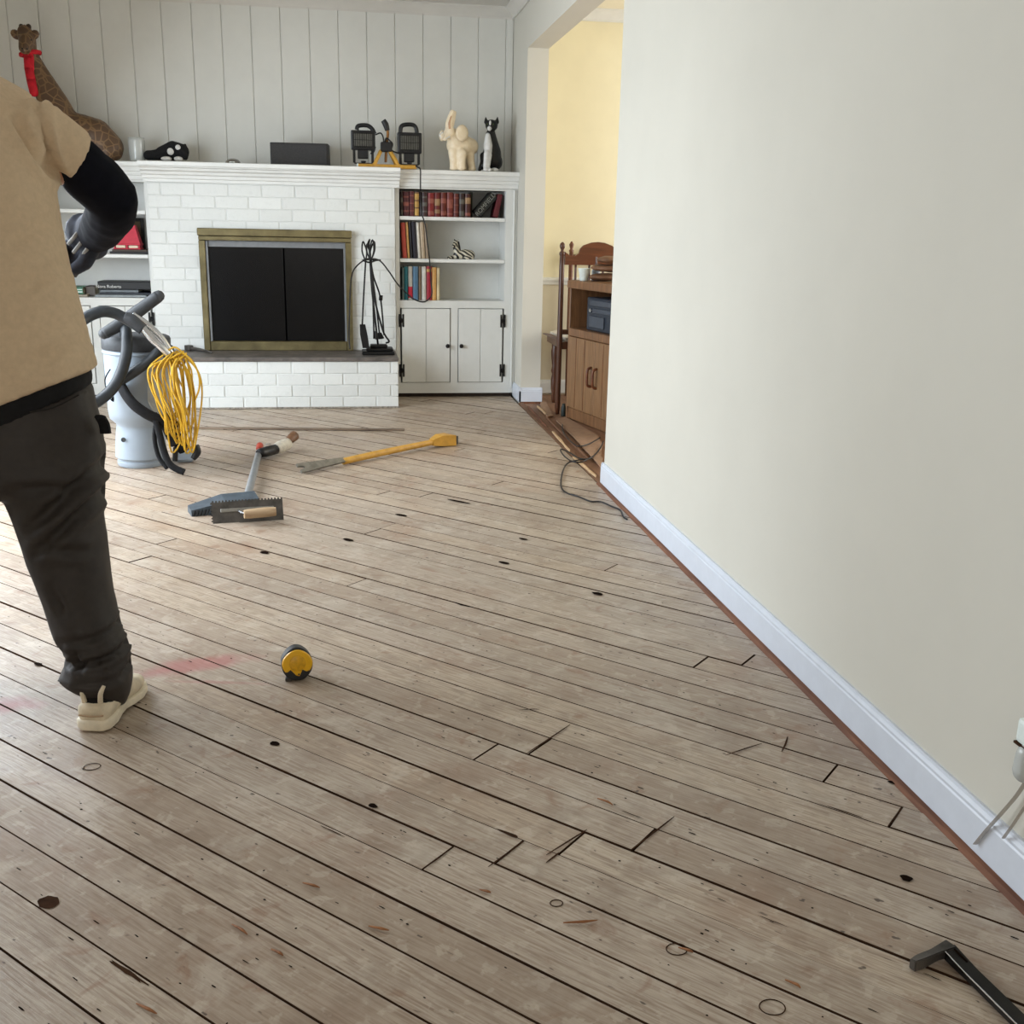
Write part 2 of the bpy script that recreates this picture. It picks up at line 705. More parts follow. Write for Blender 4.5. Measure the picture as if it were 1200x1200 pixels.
bm = bmesh.new()
box(bm, XL-.15, XR+.02, YF-.15, YB, -.10, -.021)
floor = struct('floor', bm, m_sub)
bm = bmesh.new()
box(bm, XR+.02, 4.45, 3.2, 7.25, -.10, -.004)
floor_d = struct('floor_dining', bm, m_dfloor)

bm = bmesh.new()
box(bm, XR, XR+.13, YF, WE, -.02, ZC)
box(bm, XR, XR+.13, WE, PIL, HD, ZC)
box(bm, XR, XR+.13, PIL, YB, -.02, ZC)
wall_right = struct('wall_right', bm, m_wall)
bm = bmesh.new()
box(bm, XL-.15, XR+.13, YB, YB+.12, -.02, ZC)
wall_back = struct('wall_back', bm, m_panel)
x = 1.137-.012
k = 0
edges = [1.089-.1805*i for i in range(0, 19)]
edges = [1.139]+edges
for a, b in zip(edges, edges[1:]):
    bm = bmesh.new()
    pts = [(b+.0008, 0), (b+.0008, .008), (b+.0045, .012), (a-.0045, .012), (a-.0008, .008), (a-.0008, 0)]
    prism(bm, pts, ZC-.055-1.30, basis((1, 0, 0), (0, -1, 0), (0, 0, 1), (0, YB+.0005, 1.30)))
    obj('panel_board', bm, m_panel, wall_back)
bm = bmesh.new()
wl = [YF]
for (a, b, z0, z1) in WIN_L:
    box(bm, XL-.12, XL, wl[-1], a, -.02, ZC)
    box(bm, XL-.12, XL, a, b, -.02, z0)
    box(bm, XL-.12, XL, a, b, z1, ZC)
    wl.append(b)
box(bm, XL-.12, XL, wl[-1], YB, -.02, ZC)
struct('wall_left', bm, m_wall)
for i, (a, b, z0, z1) in enumerate(WIN_L):
    bm = bmesh.new()
    for (y0, y1, q0, q1) in ((a, a+.05, z0, z1), (b-.05, b, z0, z1), (a, b, z0, z0+.05), (a, b, z1-.05, z1), (a, b, (z0+z1)/2-.02, (z0+z1)/2+.02)):
        box(bm, XL-.10, XL-.04, y0, y1, q0, q1)
    w = struct('window_%d' % (i+1), bm, m_white)
    obj('pane', B(XL-.075, XL-.07, a+.04, b-.04, z0+.04, z1-.04), m_pane, w)
bm = bmesh.new()
FW = (-1.7, .6, .75, 2.15)  # opening added to go with the front fill lamp
box(bm, XL, FW[0], YF-.12, YF, -.02, ZC)
box(bm, FW[1], XR+.13, YF-.12, YF, -.02, ZC)
box(bm, FW[0], FW[1], YF-.12, YF, -.02, FW[2])
box(bm, FW[0], FW[1], YF-.12, YF, FW[3], ZC)
struct('wall_front', bm, m_wall)
bm = bmesh.new()
for (x0, x1, q0, q1) in ((FW[0], FW[0]+.05, FW[2], FW[3]), (FW[1]-.05, FW[1], FW[2], FW[3]), (FW[0], FW[1], FW[2], FW[2]+.05), (FW[0], FW[1], FW[3]-.05, FW[3]), (-.62, -.58, FW[2], FW[3])):
    box(bm, x0, x1, YF-.10, YF-.04, q0, q1)
w = struct('window_3', bm, m_white)  # unseen window, put in for the fill light
obj('pane', B(FW[0]+.04, FW[1]-.04, YF-.075, YF-.07, FW[2]+.04, FW[3]-.04), m_pane, w)

struct('ceiling', B(XL-.15, XR+.13, YF-.15, YB+.12, ZC, ZC+.10), m_ceil)

# dining room beyond the opening
YD = 7.10
struct('wall_dining_back', B(XR+.13, 4.45, YD, YD+.12, .78, 2.47), m_yellow_wall)
struct('wall_dining_back_lower', B(XR+.13, 4.45, YD, YD+.12, -.01, .78), m_tan_wall)
bm = bmesh.new()
DW = (4.75, 6.45, .60, 2.10)
box(bm, 4.35, 4.45, 3.2, DW[0], 0, 2.47)
box(bm, 4.35, 4.45, DW[1], YD, 0, 2.47)
box(bm, 4.35, 4.45, DW[0], DW[1], 0, DW[2])
box(bm, 4.35, 4.45, DW[0], DW[1], DW[3], 2.47)
struct('wall_dining_right', bm, m_yellow_wall)
bm = bmesh.new()
for (y0, y1, q0, q1) in ((DW[0], DW[0]+.05, DW[2], DW[3]), (DW[1]-.05, DW[1], DW[2], DW[3]), (DW[0], DW[1], DW[2], DW[2]+.05), (DW[0], DW[1], DW[3]-.05, DW[3])):
    box(bm, 4.38, 4.42, y0, y1, q0, q1)
w = struct('window_4', bm, m_white)
obj('pane', B(4.395, 4.40, DW[0]+.04, DW[1]-.04, DW[2]+.04, DW[3]-.04), m_pane, w)
struct('wall_dining_front', B(XR+.13, 4.45, 3.1, 3.2, 0, 2.47), m_yellow_wall)
struct('ceiling_dining', B(XR+.13, 4.5, 3.1, YD+.12, 2.47, 2.57), M('warm_ceiling_paint', (238, 232, 212), .7, var=.01))


def run_profile(prof, p0, p1, out):
    "moulding: prof = [(distance out from wall, z)] extruded from p0 to p1"
    p0, p1, out = Vector(p0), Vector(p1), Vector(out)
    bm = bmesh.new()
    a = [bm.verts.new(p0+out*d+Vector((0, 0, z))) for d, z in prof]
    b = [bm.verts.new(p1+out*d+Vector((0, 0, z))) for d, z in prof]
    n = len(prof)
    bm.faces.new(a)
    bm.faces.new(list(reversed(b)))
    for i in range(n):
        j = (i+1) % n
        bm.faces.new((a[i], b[i], b[j], a[j]))
    return bm


crown = [(0, 0), (.062, 0), (.062, -.010), (.050, -.018), (.036, -.030), (.020, -.046), (.012, -.056), (.012, -.068), (0, -.068)]
struct('trim_1', run_profile(crown, (XL, YB, ZC), (XR, YB, ZC), (0, -1, 0)), m_ceil)
struct('trim_2', run_profile(crown, (XR, YB, ZC), (XR, YF, ZC), (-1, 0, 0)), m_ceil)
struct('trim_3', run_profile(crown, (XR+.13, YD, 2.47), (4.35, YD, 2.47), (0, -1, 0)), m_white)
rail = [(0, -.028), (.012, -.026), (.014, -.014), (.024, .004), (.024, .014), (.010, .022), (0, .022)]
struct('trim_4', run_profile(rail, (XR+.13, YD, .775), (4.35, YD, .775), (0, -1, 0)), m_white)
bb = [(0, .009), (.013, .009), (.013, .078), (.011, .082), (.0115, .088), (.007, .094), (.006, .101), (0, .101)]
bl = [(0, .10), (.0135, .10)]
base = struct('baseboard_right', run_profile(bb, (XR, YF, 0), (XR, WE+.013, 0), (-1, 0, 0)), m_base)
obj('end_return', run_profile(bb, (XR-.012, WE, 0), (XR+.13, WE, 0), (0, 1, 0)), m_base, base)
struct('baseboard_back', run_profile(bb, (XR, PIL-.013, 0), (XR, 6.995, 0), (-1, 0, 0)), m_base)
base2 = struct('baseboard_jamb', run_profile(bb, (XR-.012, PIL, 0), (XR+.142, PIL, 0), (0, -1, 0)), m_base)
struct('baseboard_dining', run_profile(bb, (XR+.13, YD, 0), (4.35, YD, 0), (0, -1, 0)), m_white)
struct('trim_5', run_profile([(0, -.004), (.030, -.004), (.030, .0), (.022, .007), (0, .010)], (XR, YF, 0), (XR, WE+.02, 0), (-1, 0, 0)), m_rust)
struct('trim_6', run_profile([(0, -.004), (.016, -.004), (.016, .004), (0, .009)], (XR-.004, PIL, 0), (XR+.14, PIL, 0), (0, -1, 0)), m_rust)

# ------------------------------------------------------------------ plank floor, laid on the diagonal
ANG = math.radians(44.3)
U = Vector((math.cos(ANG), -math.sin(ANG), 0))      # along the boards
Nn = Vector((math.sin(ANG), math.cos(ANG), 0))      # across the boards
PW = .0925
Q0 = .685
GAP = .0038
X0, X1, Y0, Y1 = XL+.01, XR-.022, .55, 7.02


def clip(poly, f):
    out = []
    for i in range(len(poly)):
        a, b = poly[i], poly[(i+1) % len(poly)]
        fa, fb = f(a), f(b)
        if fa >= 0:
            out.append(a)
        if (fa >= 0) != (fb >= 0):
            out.append(a+(b-a)*(fa/(fa-fb)))
    return out


joints = {6: [-1.05], 7: [-.957], 8: [-.881], 9: [-.778], 10: [-1.218], 11: [-1.138], 13: [-.419], 18: [-1.057], 19: [-.962]}
lift = {(18, 0): .0035, (19, 0): .003}
n_plank = 0
for k in range(-8, 60):
    gr = [random.Random(77*j+5).uniform(.0012, .0042) for j in (k, k+1)]
    qa, qb = Q0+PW*k+gr[0]/2, Q0+PW*(k+1)-gr[1]/2
    qm = (qa+qb)/2
    js = list(joints.get(k, []))
    rr = random.Random(1000+k)
    if js:
        # boards carry on well past the visible joint on both sides
        s = js[0]-rr.uniform(2.4, 3.6)
        while s > -7.5:
            js.append(s)
            s -= rr.uniform(2.0, 3.6)
        s = js[0]+rr.uniform(2.2, 3.4)
        while s < 1.5:
            js.append(s)
            s += 2.6
    elif k > 13:
        s = -7.2+rr.uniform(0, 2.8)
        while s < 1:
            js.append(s)
            s += rr.uniform(2.3, 4.4)
    js = sorted(js)
    cuts = [-9.0]+js+[3.0]
    for ci in range(len(cuts)-1):
        sa, sb = cuts[ci]+.0016, cuts[ci+1]-.0016
        poly = [U*sa+Nn*qa, U*sb+Nn*qa, U*sb+Nn*qb, U*sa+Nn*qb]
        for f in (lambda p: p.x-X0, lambda p: X1-p.x, lambda p: p.y-Y0, lambda p: Y1-p.y):
            if poly:
                poly = clip(poly, f)
        if len(poly) < 3:
            continue
        c = sum(poly, Vector())/len(poly)
        ss = [p.dot(U) for p in poly]
        if max(ss)-min(ss) < .03:
            continue
        dz = rr.uniform(-.0009, .0009)
        if k in (18, 19) and ci == cuts.index(js[0]) if js else False:
            dz = .0
        if k in (18, 19) and abs(cuts[ci+1]-joints[k][0]) < 1e-6:
            dz = .0022
        loc = [((p-c).dot(U), (p-c).dot(Nn)) for p in poly]
        # break long edges so the gaps wander a little
        pts = []
        for i in range(len(loc)):
            a, b = Vector(loc[i]), Vector(loc[(i+1) % len(loc)])
            L = (b-a).length
            m = max(1, min(7, int(L/.45)))
            for j in range(m):
                p = a+(b-a)*(j/m)
                if j:
                    p = p+Vector((0, rr.uniform(-.0011, .0011)))
                pts.append(p)
        bm = bmesh.new()
        lo = [bm.verts.new((p.x, p.y, -.019)) for p in pts]
        mid = [bm.verts.new((p.x, p.y, -.0016)) for p in pts]
        cx = Vector((0, 0))
        up = [bm.verts.new((p.x-math.copysign(min(.0009, abs(p.x)*.3), p.x), p.y-math.copysign(.0009, p.y), 0)) for p in pts]
        n = len(pts)
        bm.faces.new(up)
        for i in range(n):
            j = (i+1) % n
            bm.faces.new((mid[i], mid[j], up[j], up[i])).material_index = 1
            bm.faces.new((lo[i], lo[j], mid[j], mid[i])).material_index = 1
        me = bpy.data.meshes.new('plank')
        bmesh.ops.recalc_face_normals(bm, faces=bm.faces[:])
        bm.to_mesh(me)
        bm.free()
        me.materials.append(m_plank)
        me.materials.append(m_dirt)
        o = bpy.data.objects.new('plank', me)
        COL.objects.link(o)
        o.parent = floor
        o.matrix_basis = basis(U, Nn, (0, 0, 1), (c.x, c.y, dz))
        n_plank += 1


def patch(bm, c, ax, ra, rb, z=.0016, n=14, wob=.15, seed=0):
    "an irregular flat spot on the boards"
    rr = random.Random(seed)
    ay_ = Vector((-ax.y, ax.x, 0))
    vs = []
    for j in range(n):
        a = 2*PI*j/n
        r = 1+rr.uniform(-wob, wob)
        vs.append(bm.verts.new((c.x+ax.x*math.cos(a)*ra*r+ay_.x*math.sin(a)*rb*r, c.y+ax.y*math.cos(a)*ra*r+ay_.y*math.sin(a)*rb*r, z)))
    bm.faces.new(vs)


# bored holes and knots
for i, (px, py, ra, rb) in enumerate([(322, 872, .012, .009), (1062, 1030, .011, .0095), (437, 945, .010, .007), (700, 696, .020, .011), (591, 660, .022, .011), (545, 709, .034, .012), (613, 632, .018, .009), (490, 690, .016, .010), (310, 648, .02, .012), (45, 779, .014, .008), (408, 633, .025, .012), (1047, 918, .012, .006), (538, 588, .06, .009), (470, 604, .03, .012)]):
    bm = bmesh.new()
    patch(bm, fl(px, py), U, ra, rb, seed=i, z=.0019)
    obj('knot_hole', bm, m_hole, floor)
for i, (px, py, ra, rb) in enumerate([(57, 1058, .020, .0155)]):
    bm = bmesh.new()
    patch(bm, fl(px, py), U, ra, rb, seed=50+i, wob=.08, n=20)
    obj('knot', bm, m_knot, floor)
bm = bmesh.new()
for (px, py, r) in ((815, 772-8, .016), (905, 1181, .016), (793, 1113, .014), (652, 1059, .009), (108, 899, .014)):
    c = fl(px, py)
    pts = [c+Vector((math.cos(a)*r*1.2, math.sin(a)*r, .0012)) for a in [2*PI*j/18 for j in range(19)]]
    tube(bm, pts, .0009, n=4, k=1)
obj('ring_scar', bm, m_knot, floor)
# worn gouges along board edges
bm = bmesh.new()
for (px, py, L, w) in ((150, 1140, .085, .008), (597, 978, .05, .008), (990, 952, .10, .004), (390, 975, .06, .003), (740, 955, .05, .003), (905, 1080, .05, .002)):
    patch(bm, fl(px, py), U, L/2, w/2, n=16, wob=.3, seed=int(px))
obj('edge_gouge', bm, m_dirt, floor)
# saw overshoots at the butt joints
for (a, b) in (((617, 884), (668, 850)), ((738, 998), (790, 958)), ((655, 1000), (640, 1012)), ((572, 1017), (615, 986)), ((850, 886), (893, 872)), ((923, 864), (916, 882)), ((608, 833), (632, 832)), ((1040, 970), (1057, 947)), ((640, 1003), (688, 973)), ((498, 1018), (532, 992))):
    p, q = fl(*a), fl(*b)
    mid = (p+q)/2+Vector((.003, .002, 0))
    bm = bmesh.new()
    pts = smooth_path([p, mid, q], 5)
    d = (q-p).normalized()
    nn = Vector((-d.y, d.x, 0))
    n = len(pts)
    l = [bm.verts.new(pt+nn*.0021*math.sin(PI*(.12+.76*i/(n-1)))+Vector((0, 0, .0021))) for i, pt in enumerate(pts)]
    r = [bm.verts.new(pt-nn*.0021*math.sin(PI*(.12+.76*i/(n-1)))+Vector((0, 0, .0021))) for i, pt in enumerate(pts)]
    for i in range(n-1):
        bm.faces.new((l[i], l[i+1], r[i+1], r[i]))
    obj('saw_cut', bm, m_knot, floor)
# nail and staple marks nobody could count
bm = bmesh.new()
rr = random.Random(5)
for i in range(1500):
    x, y = rr.uniform(-2.2, XR-.05), .9+5.9*rr.random()**1.5
    p = Vector((x, y, 0))
    q = (p.dot(Nn)-Q0) % PW
    if q < .012 or q > PW-.012:
        continue
    if rr.random() < .55:
        patch(bm, p, U, rr.uniform(.003, .009), rr.uniform(.0008, .0016), z=.0014, n=6, wob=.3, seed=i)
    else:
        patch(bm, p, U, rr.uniform(.0016, .0034), rr.uniform(.0013, .0025), z=.0014, n=6, wob=.2, seed=i)
o = obj('nail_marks', bm, m_hole, floor)
o['kind'] = 'stuff'

# ------------------------------------------------------------------ fireplace
FX0, FX1 = -1.175, .338
YBR = 6.955        # brick face
YH = 6.565         # hearth face
OX0, OX1, OZ1 = -.83, .005, 1.00
fp = thing('fireplace', 'white painted brick fireplace with a raised brick hearth on the back wall', 'fireplace', (-.42, 6.9, 0))
bm = bmesh.new()
box(bm, FX0, OX0, YBR+.0045, YB-.02, 0, 1.345)
box(bm, OX1, FX1, YBR+.0045, YB-.02, 0, 1.345)
box(bm, OX0, OX1, YBR+.0045, YB-.02, OZ1, 1.345)
box(bm, OX0, OX1, YBR+.012, YB-.02, 0, .29)
box(bm, FX0+.012, FX1-.022, YH+.005, YBR+.012, 0, .292)
obj('mortar_core', bm, m_mortar, fp)
bm = bmesh.new()
box(bm, OX0, OX1, YB-.06, YB-.03, .29, OZ1)
obj('firebox_back', bm, m_soot, fp)
brick_me = {}


def brick(x0, x1, z0, z1, y, dep, side=False):
    L, h = round(x1-x0, 3), round(z1-z0, 4)
    key = (L, h, dep, side)
    if key not in brick_me:
        b = bmesh.new()
        box(b, -L/2, L/2, -dep/2, dep/2, -h/2, h/2, bev=.003, seg=2)
        me = bpy.data.meshes.new('brick')
        bmesh.ops.recalc_face_normals(b, faces=b.faces[:])
        b.to_mesh(me)
        b.free()
        me.materials.append(m_brick)
        brick_me[key] = me
    o = bpy.data.objects.new('brick', brick_me[key])
    COL.objects.link(o)
    o.parent = fp
    o.matrix_basis = Matrix.Translation(Vector(((x0+x1)/2, y, (z0+z1)/2))-fp.location)
    return o


BL, BH, JT = .200, .0655, .006
rb = random.Random(3)


def course(xa, xb, z, h, off, y, holes=()):
    x = xa-off
    while x < xb-.012:
        a, b = max(x, xa), min(x+BL, xb)
        segs = [(a, b)]
        for (ha, hb) in holes:
            ns = []
            for (p, q) in segs:
                if q <= ha or p >= hb:
                    ns.append((p, q))
                else:
                    if p < ha:
                        ns.append((p, ha))
                    if q > hb:
                        ns.append((hb, q))
            segs = ns
        for (p, q) in segs:
            if q-p > .015:
                brick(p, q-(JT if q < xb-.001 else 0), z, z+h, y+rb.uniform(-.0012, .0012)+.0125, .023)
        x += BL+JT/2


for i in range(14):
    z = .322+i*.0730
    h = BH+.0025 if z+BH < 1.34 else 1.343-z
    hole = [(OX0-.045, OX1+.045)] if z < 1.05 else []
    course(FX0, FX1, z, h, (i % 2)*.10+.02*(i % 3), YBR, hole)
zz = [.004, .0755, .147, .2185]
for i in range(4):
    course(FX0, FX1-.008, zz[i], .0675 if i < 3 else .074, (i % 2)*.11+.05, YH)
# end face of the hearth, seen edge-on
for i in range(4):
    for (y0, y1) in ((YH+.03, YH+.20), (YH+.208, YBR)):
        b = bmesh.new()
        box(b, FX1-.022, FX1-.008, y0, y1, zz[i], zz[i]+(.0675 if i < 3 else .074), bev=.003)
        obj('brick', b, m_brick, fp)
# crumbs of torn mortar along the foot of the hearth
bm = bmesh.new()
for i in range(70):
    xx = rb.uniform(FX0, FX1-.01)
    patch(bm, Vector((xx, YH-.012+rb.uniform(-.006, .004), 0)), Vector((1, 0, 0)), rb.uniform(.008, .03), rb.uniform(.003, .008), z=.002+.002*rb.random(), n=7, wob=.3, seed=i)
box(bm, FX0, FX1-.004, YH-.012, YH+.01, 0, .010)
obj('torn_mortar', bm, M('dirty_mortar', (92, 84, 74), .9, var=.4, scale=60, col2=(176, 168, 156)), fp, kind='stuff')
slab = obj('hearth_slab', B(FX0-.01, FX1-.006, YH-.012, YBR+.01, .2935, .318, bev=.004), m_slab, fp)
slab['label'] = 'dark grey slate slab on top of the hearth'

# brass fireplace door unit
fd = thing('fireplace_screen', 'tarnished brass framed glass door set in the fireplace opening', 'fire screen', (-.412, 6.93, .318))
BX0, BX1 = -.888, .062
obj('top_bar', B(BX0, BX1, 6.905, 6.965, 1.031, 1.077, bev=.004), m_brass, fd)
obj('top_rail', B(BX0+.005, BX1-.005, 6.915, 6.965, 1.003, 1.030, bev=.003), m_brass, fd)
for xx in (BX0+.004, BX1-.042):
    obj('side_rail', B(xx, xx+.038, 6.918, 6.965, .3185, 1.003, bev=.004), m_brass, fd)
obj('bottom_rail', B(BX0+.043, BX1-.043, 6.922, 6.965, .3185, .378, bev=.004), m_brass, fd)
gx0, gx1 = BX0+.042, BX1-.042
gm = (gx0+gx1)/2+.045
obj('lintel', B(gx0, gx1, 6.945, 6.968, .965, 1.003), m_grey, fd)
for (a, b) in ((gx0+.002, gm-.004), (gm+.004, gx1-.002)):
    p = obj('glass_door', B(a, b, 6.948, 6.955, .379, .978, bev=.002), m_glassdark, fd)
    # pleated curtain of dark mesh behind the glass
    bm = bmesh.new()
    nseg = 26
    top, bot = [], []
    for i in range(nseg+1):
        xx = a+(b-a)*i/nseg
        yy = 6.978+.008*math.sin(i*1.7)
        top.append(bm.verts.new((xx, yy, .975)))
        bot.append(bm.verts.new((xx, yy, .385)))
    for i in range(nseg):
        bm.faces.new((top[i], top[i+1], bot[i+1], bot[i]))
    obj('mesh_curtain', bm, m_mesh, p)
for sx in (BX0+.045, BX1-.055):
    obj('side_liner', B(sx, sx+.012, 6.93, 6.95, .379, 1.0), m_grey, fd)

# ------------------------------------------------------------------ mantel
mt = thing('mantel_shelf', 'long white moulded mantel shelf over the fireplace and both bookcases', 'mantel', (-.4, 6.9, 1.36))
LX0 = -2.215
prof_c = [(0, 1.346), (.022, 1.346), (.022, 1.364), (.044, 1.367), (.048, 1.384), (.076, 1.389), (.083, 1.404), (.114, 1.411), (.121, 1.424), (.148, 1.428), (.150, 1.434), (.168, 1.434), (.172, 1.436), (.172, 1.456), (.168, 1.460), (-.33, 1.460), (-.33, 1.436), (0, 1.430)]
prof_s = [(0, 1.358), (.010, 1.358), (.012, 1.380), (.024, 1.383), (.028, 1.402), (.040, 1.405), (.044, 1.424), (.050, 1.432), (.058, 1.432), (.062, 1.436), (.062, 1.456), (.058, 1.460), (-.29, 1.460), (-.29, 1.436), (0, 1.430)]
obj('crown_moulding', run_profile(prof_c, (FX0-.02, 6.97, 0), (FX1+.03, 6.97, 0), (0, -1, 0)), m_white, mt)
obj('shelf_end', run_profile(prof_s, (FX1+.03, 6.995, 0), (XR-.001, 6.995, 0), (0, -1, 0)), m_white, mt)
obj('shelf_end', run_profile(prof_s, (LX0, 6.995, 0), (FX0-.02, 6.995, 0), (0, -1, 0)), m_white, mt)


# ------------------------------------------------------------------ bookcases
def h_hinge(parent, x, z, y):
    bm = bmesh.new()
    for s in (-1, 1):
        box(bm, x+s*.012-.006, x+s*.012+.006, y-.004, y, z-.042, z+.042, bev=.0015)
    box(bm, x-.010, x+.010, y-.004, y, z-.012, z+.012)
    tube(bm, [(x, y-.005, z-.016), (x, y-.005, z+.016)], .004, n=6, k=1)
    return obj('hinge', bm, m_iron, parent)


def bookcase(name, label, x0, x1, ox0, ox1, mir):
    t = thing(name, label, 'bookcase', ((x0+x1)/2, 7.1, 0))
    yf = 7.0
    bm = bmesh.new()
    dx = .012
    box(bm, x0+.001, ox0-.004, yf, yf+.02, .026, 1.357)
    box(bm, ox1+.004, x1-.001, yf, yf+.02, .026, 1.357)
    box(bm, ox0-.004, ox1+.004, yf, yf+.02, 1.344, 1.357)
    box(bm, ox0-.004, ox1+.004, yf, yf+.02, .592, .640)
    mid = (ox0+ox1)/2+(.012 if not mir else -.012)
    box(bm, mid-.024, mid+.024, yf, yf+.02, .098, .592)
    box(bm, ox0-.004, ox1+.004, yf, yf+.02, .026, .098)
    obj('face_frame', bm, m_cab, t)
    bm = bmesh.new()
    box(bm, ox0-.02, ox0-.003, yf+.02, 7.285, .03, 1.352)
    box(bm, ox1+.003, ox1+.02, yf+.02, 7.285, .03, 1.352)
    box(bm, ox0-.003, ox1+.003, 7.272, 7.284, .03, 1.352)
    box(bm, ox0-.003, ox1+.003, yf+.02, 7.272, 1.344, 1.352)
    box(bm, ox0-.003, ox1+.003, yf+.02, 7.272, .622, .640)
    obj('carcass', bm, m_cab, t)
    for z in (1.151, .885):
        obj('shelf', B(ox0-.002, ox1+.002, yf+.001, 7.271, z, z+.023, bev=.003), m_white, t)
    # side pilaster moulding
    xx = x1-.028 if not mir else x0+.012
    obj('stile_bead', B(xx, xx+.014, yf-.010, yf, .06, 1.352, bev=.004), m_cab, t)
    obj('toe_board', B(x0+.004, x1-.02, yf+.008, yf+.02, .002, .026), m_sub, t)
    kn = mid
    for d in (0, 1):
        a, b = (ox0+.004, mid-.026) if d == 0 else (mid+.026, ox1-.004)
        door = obj('door', B(a+.003, b-.003, yf-.001, yf+.014, .101, .588), m_cab, t)
        for (p, q) in ((a+.003, (a+b)/2-.0015), ((a+b)/2+.0015, b-.003)):
            obj('board', B(p, q, yf-.008, yf-.001, .101, .588, bev=.0022), m_cab, door)
        hx = a if d == 0 else b
        for z in (.510, .180):
            h_hinge(door, hx, z, yf-.007)
        kx = b-.020 if d == 0 else a+.020
        bm = bmesh.new()
        lathe(bm, [(.005, 0), (.005, .012), (.012, .016), (.014, .022), (.010, .028), (0, .030)], 14, basis((1, 0, 0), (0, 0, 1), (0, -1, 0), (kx, yf-.008, .345)))
        obj('knob', bm, m_iron, door, smooth=True)
    return t


bookcase('bookcase', 'white built-in bookcase right of the fireplace, with two low doors', .341, XR-.0015, .372, 1.058, False)
bookcase('bookcase', 'white built-in bookcase left of the fireplace, partly behind the worker', -1.96, FX0-.004, -1.87, -1.205, True)


# ------------------------------------------------------------------ books
def book(x0, x1, z0, z1, col, label, group, y=7.03, dep=.15, bands=(), tilt=0.0, band_mat=None, name='book', rnd_=.45):
    t = thing(name, label, 'book', ((x0+x1)/2, y+dep/2, z0), 0, group)
    cx = (x0+x1)/2
    w, h = x1-x0, z1-z0
    Mx = Matrix.Translation((cx, y, z0)) @ Matrix.Rotation(tilt, 4, 'Y')
    mat = M('book_cloth', col, rnd_, var=.10, scale=25)
    bm = bmesh.new()
    n = 6
    pts = [(-w/2, dep)]+[(w/2*math.sin(-PI/2+PI*i/n), .010-.010*math.cos(-PI/2+PI*i/n)) for i in range(n+1)]+[(w/2, dep)]
    prism(bm, pts, h, Mx)
    obj('cover', bm, mat, t)
    bm = bmesh.new()
    box(bm, -w/2+.003, w/2-.003, .012, dep-.004, h-.0005, h+.0008, M=Mx)
    obj('pages', bm, m_page, t)
    for bi in bands:
        f0, f1, bm_mat = bi
        bm = bmesh.new()
        pts = [(w/2*1.03*math.sin(-PI/2+PI*i/n), .0093-.0108*math.cos(-PI/2+PI*i/n)) for i in range(n+1)]
        prism(bm, pts, h*(f1-f0), Mx @ Matrix.Translation((0, 0, h*f0)))
        obj('spine_band', bm, bm_mat, t)
    return t


BS = .001
m_tan = M('tan_spine_label', (150, 118, 84), .5, var=.15)
m_rose = M('faded_rose_label', (140, 78, 66), .5, var=.15)
m_greylab = M('grey_spine_label', (92, 88, 80), .5, var=.15)
yb = 7.04


def bx(px, y=258):
    return ay(px, y, yb).x


# top shelf of the right bookcase
top = [(469.6, 472.4, (44, 28, 26), m_greylab, 'narrow dark book at far left of top shelf'),
       (472.8, 479.4, (74, 22, 30), m_rose, 'second book from left on top shelf, plum with faint bands'),
       (479.9, 485.6, (86, 30, 32), m_rose, 'third book from left on top shelf, plain maroon'),
       (486.0, 491.2, (98, 66, 40), m_gold, 'book with bright gold spine panels left of the hanging cord'),
       (491.6, 494.4, (40, 20, 20), m_greylab, 'thin nearly black book right behind the hanging cord'),
       (494.8, 501.0, (54, 26, 24), m_greylab, 'dark brown book with grey label just right of the cord'),
       (501.6, 509.0, (120, 26, 28), m_rose, 'wide bright red book near middle of top shelf'),
       (509.5, 516.0, (104, 28, 26), m_tan, 'red book with two tan panels beside the wide bright red one'),
       (516.6, 523.2, (98, 34, 24), m_rose, 'rust red book with rose panels on top shelf'),
       (523.8, 531.2, (112, 42, 36), m_rose, 'plain brick red book right of the rust red one'),
       (531.6, 537.8, (88, 34, 28), m_rose, 'maroon book with thin vertical lines before the dark ones'),
       (538.2, 544.4, (46, 24, 22), m_greylab, 'black and maroon book with grey panels on top shelf'),
       (545.0, 551.6, (70, 30, 28), m_tan, 'last upright book on top shelf, with broad tan panel')]
for i, (a, b, col, bmx, lab) in enumerate(top):
    hh = 1.176+.145+.010*rnd.random()
    bands = []
    if i in (1, 5):
        bands = [(.18, .24, bmx), (.42, .58, bmx), (.76, .82, bmx)]
    elif i == 3:
        bands = [(.04, .32, bmx), (.38, .62, bmx), (.68, .94, bmx)]
    elif i in (6, 8):
        bands = [(.08, .24, bmx), (.56, .76, bmx)]
    elif i == 7:
        bands = [(.14, .30, bmx), (.46, .74, bmx)]
    elif i in (0, 11):
        bands = [(.06, .26, bmx), (.56, .76, bmx)]
    elif i == 12:
        bands = [(.08, .20, m_rose), (.58, .84, m_tan)]
    elif i == 9:
        bands = [(.10, .16, bmx), (.36, .72, bmx)]
    else:
        bands = [(.20, .24, bmx), (.5, .54, bmx), (.8, .84, bmx)]
    book(bx(a), bx(b), 1.1745, hh, col, lab, 'old leather bound books on the top shelf', y=yb, bands=bands)
# leaning books on the right
book(bx(552.5), bx(555.2), 1.1745, 1.337, (38, 40, 28), 'dark olive book standing left of the leaning black one', 'old leather bound books on the top shelf', y=yb+.075, dep=.13)


